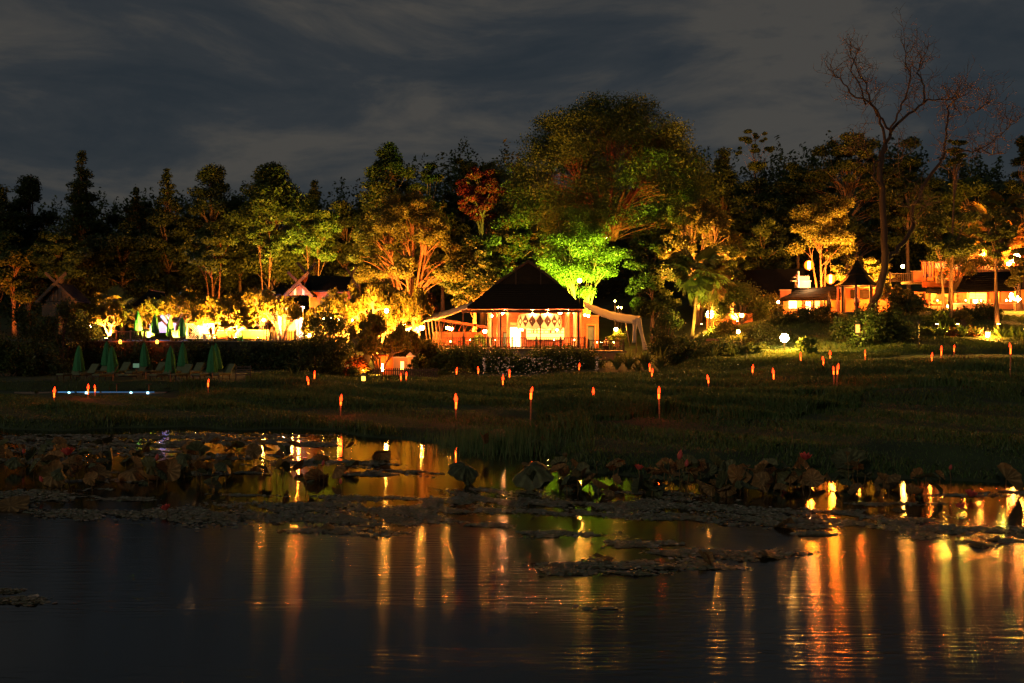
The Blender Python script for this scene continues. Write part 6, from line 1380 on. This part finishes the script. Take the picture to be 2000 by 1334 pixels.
# ------------------------------------------------------------------ lotus
def lotus_blade(kind, seed, m):
    rg = np.random.default_rng(seed); nr_, na_ = 5, 22; v = [(0, 0, 0)]; f = []
    for i in range(1, nr_ + 1):
        r = i / nr_
        for k in range(na_):
            a = 2 * math.pi * k / na_; rr_ = r * (1 + .08 * math.sin(3 * a + seed) * r + .085 * rg.normal() * r)
            x, y = rr_ * math.cos(a), rr_ * math.sin(a); rib = .03 * r * (1 if k % 2 else -1)
            if kind == 'dish': z = .30 * r * r + .10 * math.sin(2 * a + seed) * r * r
            elif kind == 'fold': z = .85 * abs(x) ** 1.15; x *= .55
            elif kind == 'umbrella': z = -.62 * r * r + .16 * math.sin(3 * a + seed) * r
            elif kind == 'curl': z = .5 * r * r * (1 if x > 0 else -.7) + .15 * math.sin(2 * a + 1) * r
            else: z = .05 * math.sin(3 * a + seed) * r + (.35 * max(0, r - .75) * max(0, math.sin(a + seed)))
            v.append((x, y, z + rib))
    for k in range(na_): f.append((0, 1 + k, 1 + (k + 1) % na_))
    for i in range(nr_ - 1):
        for k in range(na_): f.append((1 + i * na_ + k, 1 + (i + 1) * na_ + k, 1 + (i + 1) * na_ + (k + 1) % na_, 1 + i * na_ + (k + 1) % na_))
    me = bpy.data.meshes.new('lotus_leaf'); me.from_pydata(v, [], f); me.materials.append(m); me.update(); return me
LK = ('dish', 'fold', 'umbrella', 'curl', 'flat')
LB = {(k, c): [lotus_blade(k, i * 7 + j, M['lotus_b' if c else 'lotus_g']) for j in range(2)] for i, k in enumerate(LK) for c in (0, 1)}
LSTEM = MB().tube([(0, 0, -1.3), (.03, .01, -.6), (0, 0, 0)], .010, 5).mesh('stem', M['lotus_b'])
WORD = {'dish': 'cupped', 'fold': 'folded', 'umbrella': 'drooping', 'curl': 'curled', 'flat': 'flat'}
rl = random.Random(12)
def lotus_leaf(px, py, rad, kind, brown, tilt, az, hgt, where):
    x, Y = on_water(px, py); z = hgt
    r = tag(link('lotus_leaf', rl.choice(LB[(kind, brown)]), None, (x, Y, z), (tilt[0], tilt[1], az), (rad, rad, rad)), f"{'large' if rad > .22 else 'small'} {WORD[kind]} {'brown' if brown else 'dark green'} lotus leaf {where}", 'lotus leaf', f"lotus leaves {where}")
    s = link('stem', LSTEM, r); s.rotation_euler = (-tilt[0], -tilt[1], 0); q = 1 / rad; s.scale = (q, q, q * max(hgt, .05) / 1.0)
for i in range(165):
    py = rl.choice((rl.uniform(872, 905), rl.uniform(890, 948), rl.uniform(905, 962))); px = rl.uniform(-60, 1085)
    if px > 640 and px < 1085 and rl.random() < .72: continue
    if px > 500 and rl.random() < .3: continue
    k = rl.choice(LK[:4] if rl.random() < .8 else LK); br = rl.random() < .55
    wh = 'in the far left lotus bed' if px < 330 else ('in the left lotus bed before the gold reflections' if px < 660 else 'in the lotus bed at the middle inlet')
    lotus_leaf(px, py, rl.uniform(.13, .31), k, br, (rl.uniform(.1, .95), rl.gauss(0, .45)), rl.random() * 6.28, rl.uniform(.06, .5), wh)
for i in range(105):
    px = rl.uniform(1090, 1840); py = rl.uniform(935, 972) + (px - 1400) * .018
    k = rl.choice(LK[:4]); br = rl.random() < .6
    wh = 'along the middle of the right bank' if px < 1480 else 'along the far right bank'
    lotus_leaf(px, py, rl.uniform(.12, .27), k, br, (rl.uniform(.1, .9), rl.gauss(0, .45)), rl.random() * 6.28, rl.uniform(.08, .5), wh)
for px, py, rad, k, t_, hgt, br, wh in ((640, 1034, .28, 'umbrella', .3, .06, 1, 'lying at the lower edge of the left weed mat'), (20, 995, .40, 'flat', .3, .08, 1, 'lying at the left frame edge'), (910, 945, .40, 'umbrella', .5, .45, 0, 'standing black against the orange inlet water'), (1040, 955, .50, 'umbrella', .4, .55, 0, 'largest, black, at the inlet mouth'),
        (1505, 1088, .22, 'flat', .1, .03, 0, 'afloat at the right tip of the near weed patch'), (1375, 1100, .16, 'fold', .6, .06, 1, 'rolled up on the near weed patch'), (1180, 1094, .16, 'flat', .2, .05, 1, 'lying at the left of the near weed patch'), (1920, 1068, .22, 'umbrella', .2, .05, 1, 'afloat above the right-hand streaks'),
        (1965, 965, .36, 'fold', .9, .35, 1, 'upright and alone near the right edge'), (1760, 998, .22, 'umbrella', .2, .05, 1, 'afloat in the dark water right of the white streak'), (1530, 1030, .18, 'curl', .5, .06, 1, 'curled on the belt left of the lantern streak'), (1655, 940, .4, 'dish', .6, .5, 0, 'broad and dark, highest on the right bank')):
    lotus_leaf(px, py, rad, k, br, (t_, .15), rl.random() * 6.28, hgt, wh)
def flower_mesh():
    mb = MB()
    for ringr, n_, tl, ln in ((.02, 5, .25, .15), (.03, 7, .6, .16), (.04, 8, 1.0, .15)):
        for i in range(n_):
            a = 6.283 * i / n_ + ringr * 20; d = Vector((math.cos(a), math.sin(a), 0)); s = Vector((-d.y, d.x, 0)) * .045; up = Vector((0, 0, 1))
            o_ = d * ringr; m_ = o_ + d * ln * .5 * math.sin(tl) + up * ln * .5; t_ = o_ + d * ln * math.sin(tl) * .9 + up * ln * (.6 + .4 * math.cos(tl)); mb.poly([o_, m_ + s, t_, m_ - s])
    return mb.mesh('lotus_flower', M['petal'])
FLW = flower_mesh(); BUD = MB().lathe([(.01, 0), (.035, .03), (.045, .07), (.03, .12), (.004, .16)], 8).mesh('lotus_bud', M['petal'], True); POD = MB().lathe([(.012, 0), (.03, .02), (.055, .07), (.055, .085)], 10).mesh('seed_pod', M['lotus_b'])
for px, py, h, k, s, l in ((133, 925, .5, 'f', 1.35, 'large pink lotus bloom standing in the far left bed'), (83, 965, .28, 'b', 1, 'pink lotus bud on the far left weed'), (305, 950, .62, 'b', 1.1, 'red lotus bud at the left of the purple reflection'), (46, 910, .35, 'b', .9, 'small red bud at the far left'),
        (630, 955, .55, 'b', .9, 'pink bud left of the middle inlet'), (665, 970, .28, 'b', .9, 'dark red bud over gold water'), (325, 1006, .10, 'f', .8, 'pink flower lying on the left weed mat'), (1105, 935, .55, 'p', 1.2, 'brown seed pod left end of the right bank'),
        (1326, 966, .80, 'b', 1.5, 'tall pink lotus bud left of the large folded leaf'), (1340, 962, .6, 'b', 1.1, 'shorter pink bud beside the tall pink bud'), (1573, 945, .60, 'f', 1.1, 'pink lotus bloom highest on the right bank'), (1530, 942, .18, 'f', 1, 'low pink bloom on the right bank'),
        (1247, 945, .35, 'f', .9, 'pale pink half-open flower left of the pink buds'), (1655, 950, .75, 'p', 1.1, 'brown seed pod on a tall stalk on the right bank'), (1855, 950, .4, 'b', .9, 'dim red bud near the far right bank'), (1895, 975, .06, 'f', 1, 'orange-pink flower lying on the right weed belt'), (1878, 998, .05, 'f', .8, 'small red flower on the right weed strip')):
    x, Y = on_water(px, py); me_ = {'f': FLW, 'b': BUD, 'p': POD}[k]
    r = tag(link({'f': 'lotus_flower', 'b': 'lotus_bud', 'p': 'seed_pod'}[k], me_, None, (x, Y, h), (rl.uniform(-.3, .3), rl.uniform(-.3, .3), 0), (s, s, s)), l, {'f': 'lotus flower', 'b': 'lotus bud', 'p': 'seed pod'}[k], 'lotus flowers and buds')
    st = link('stem', LSTEM, r); st.rotation_euler = (-r.rotation_euler[0], -r.rotation_euler[1], 0); st.scale = (1 / s, 1 / s, max(h, .05) / s)
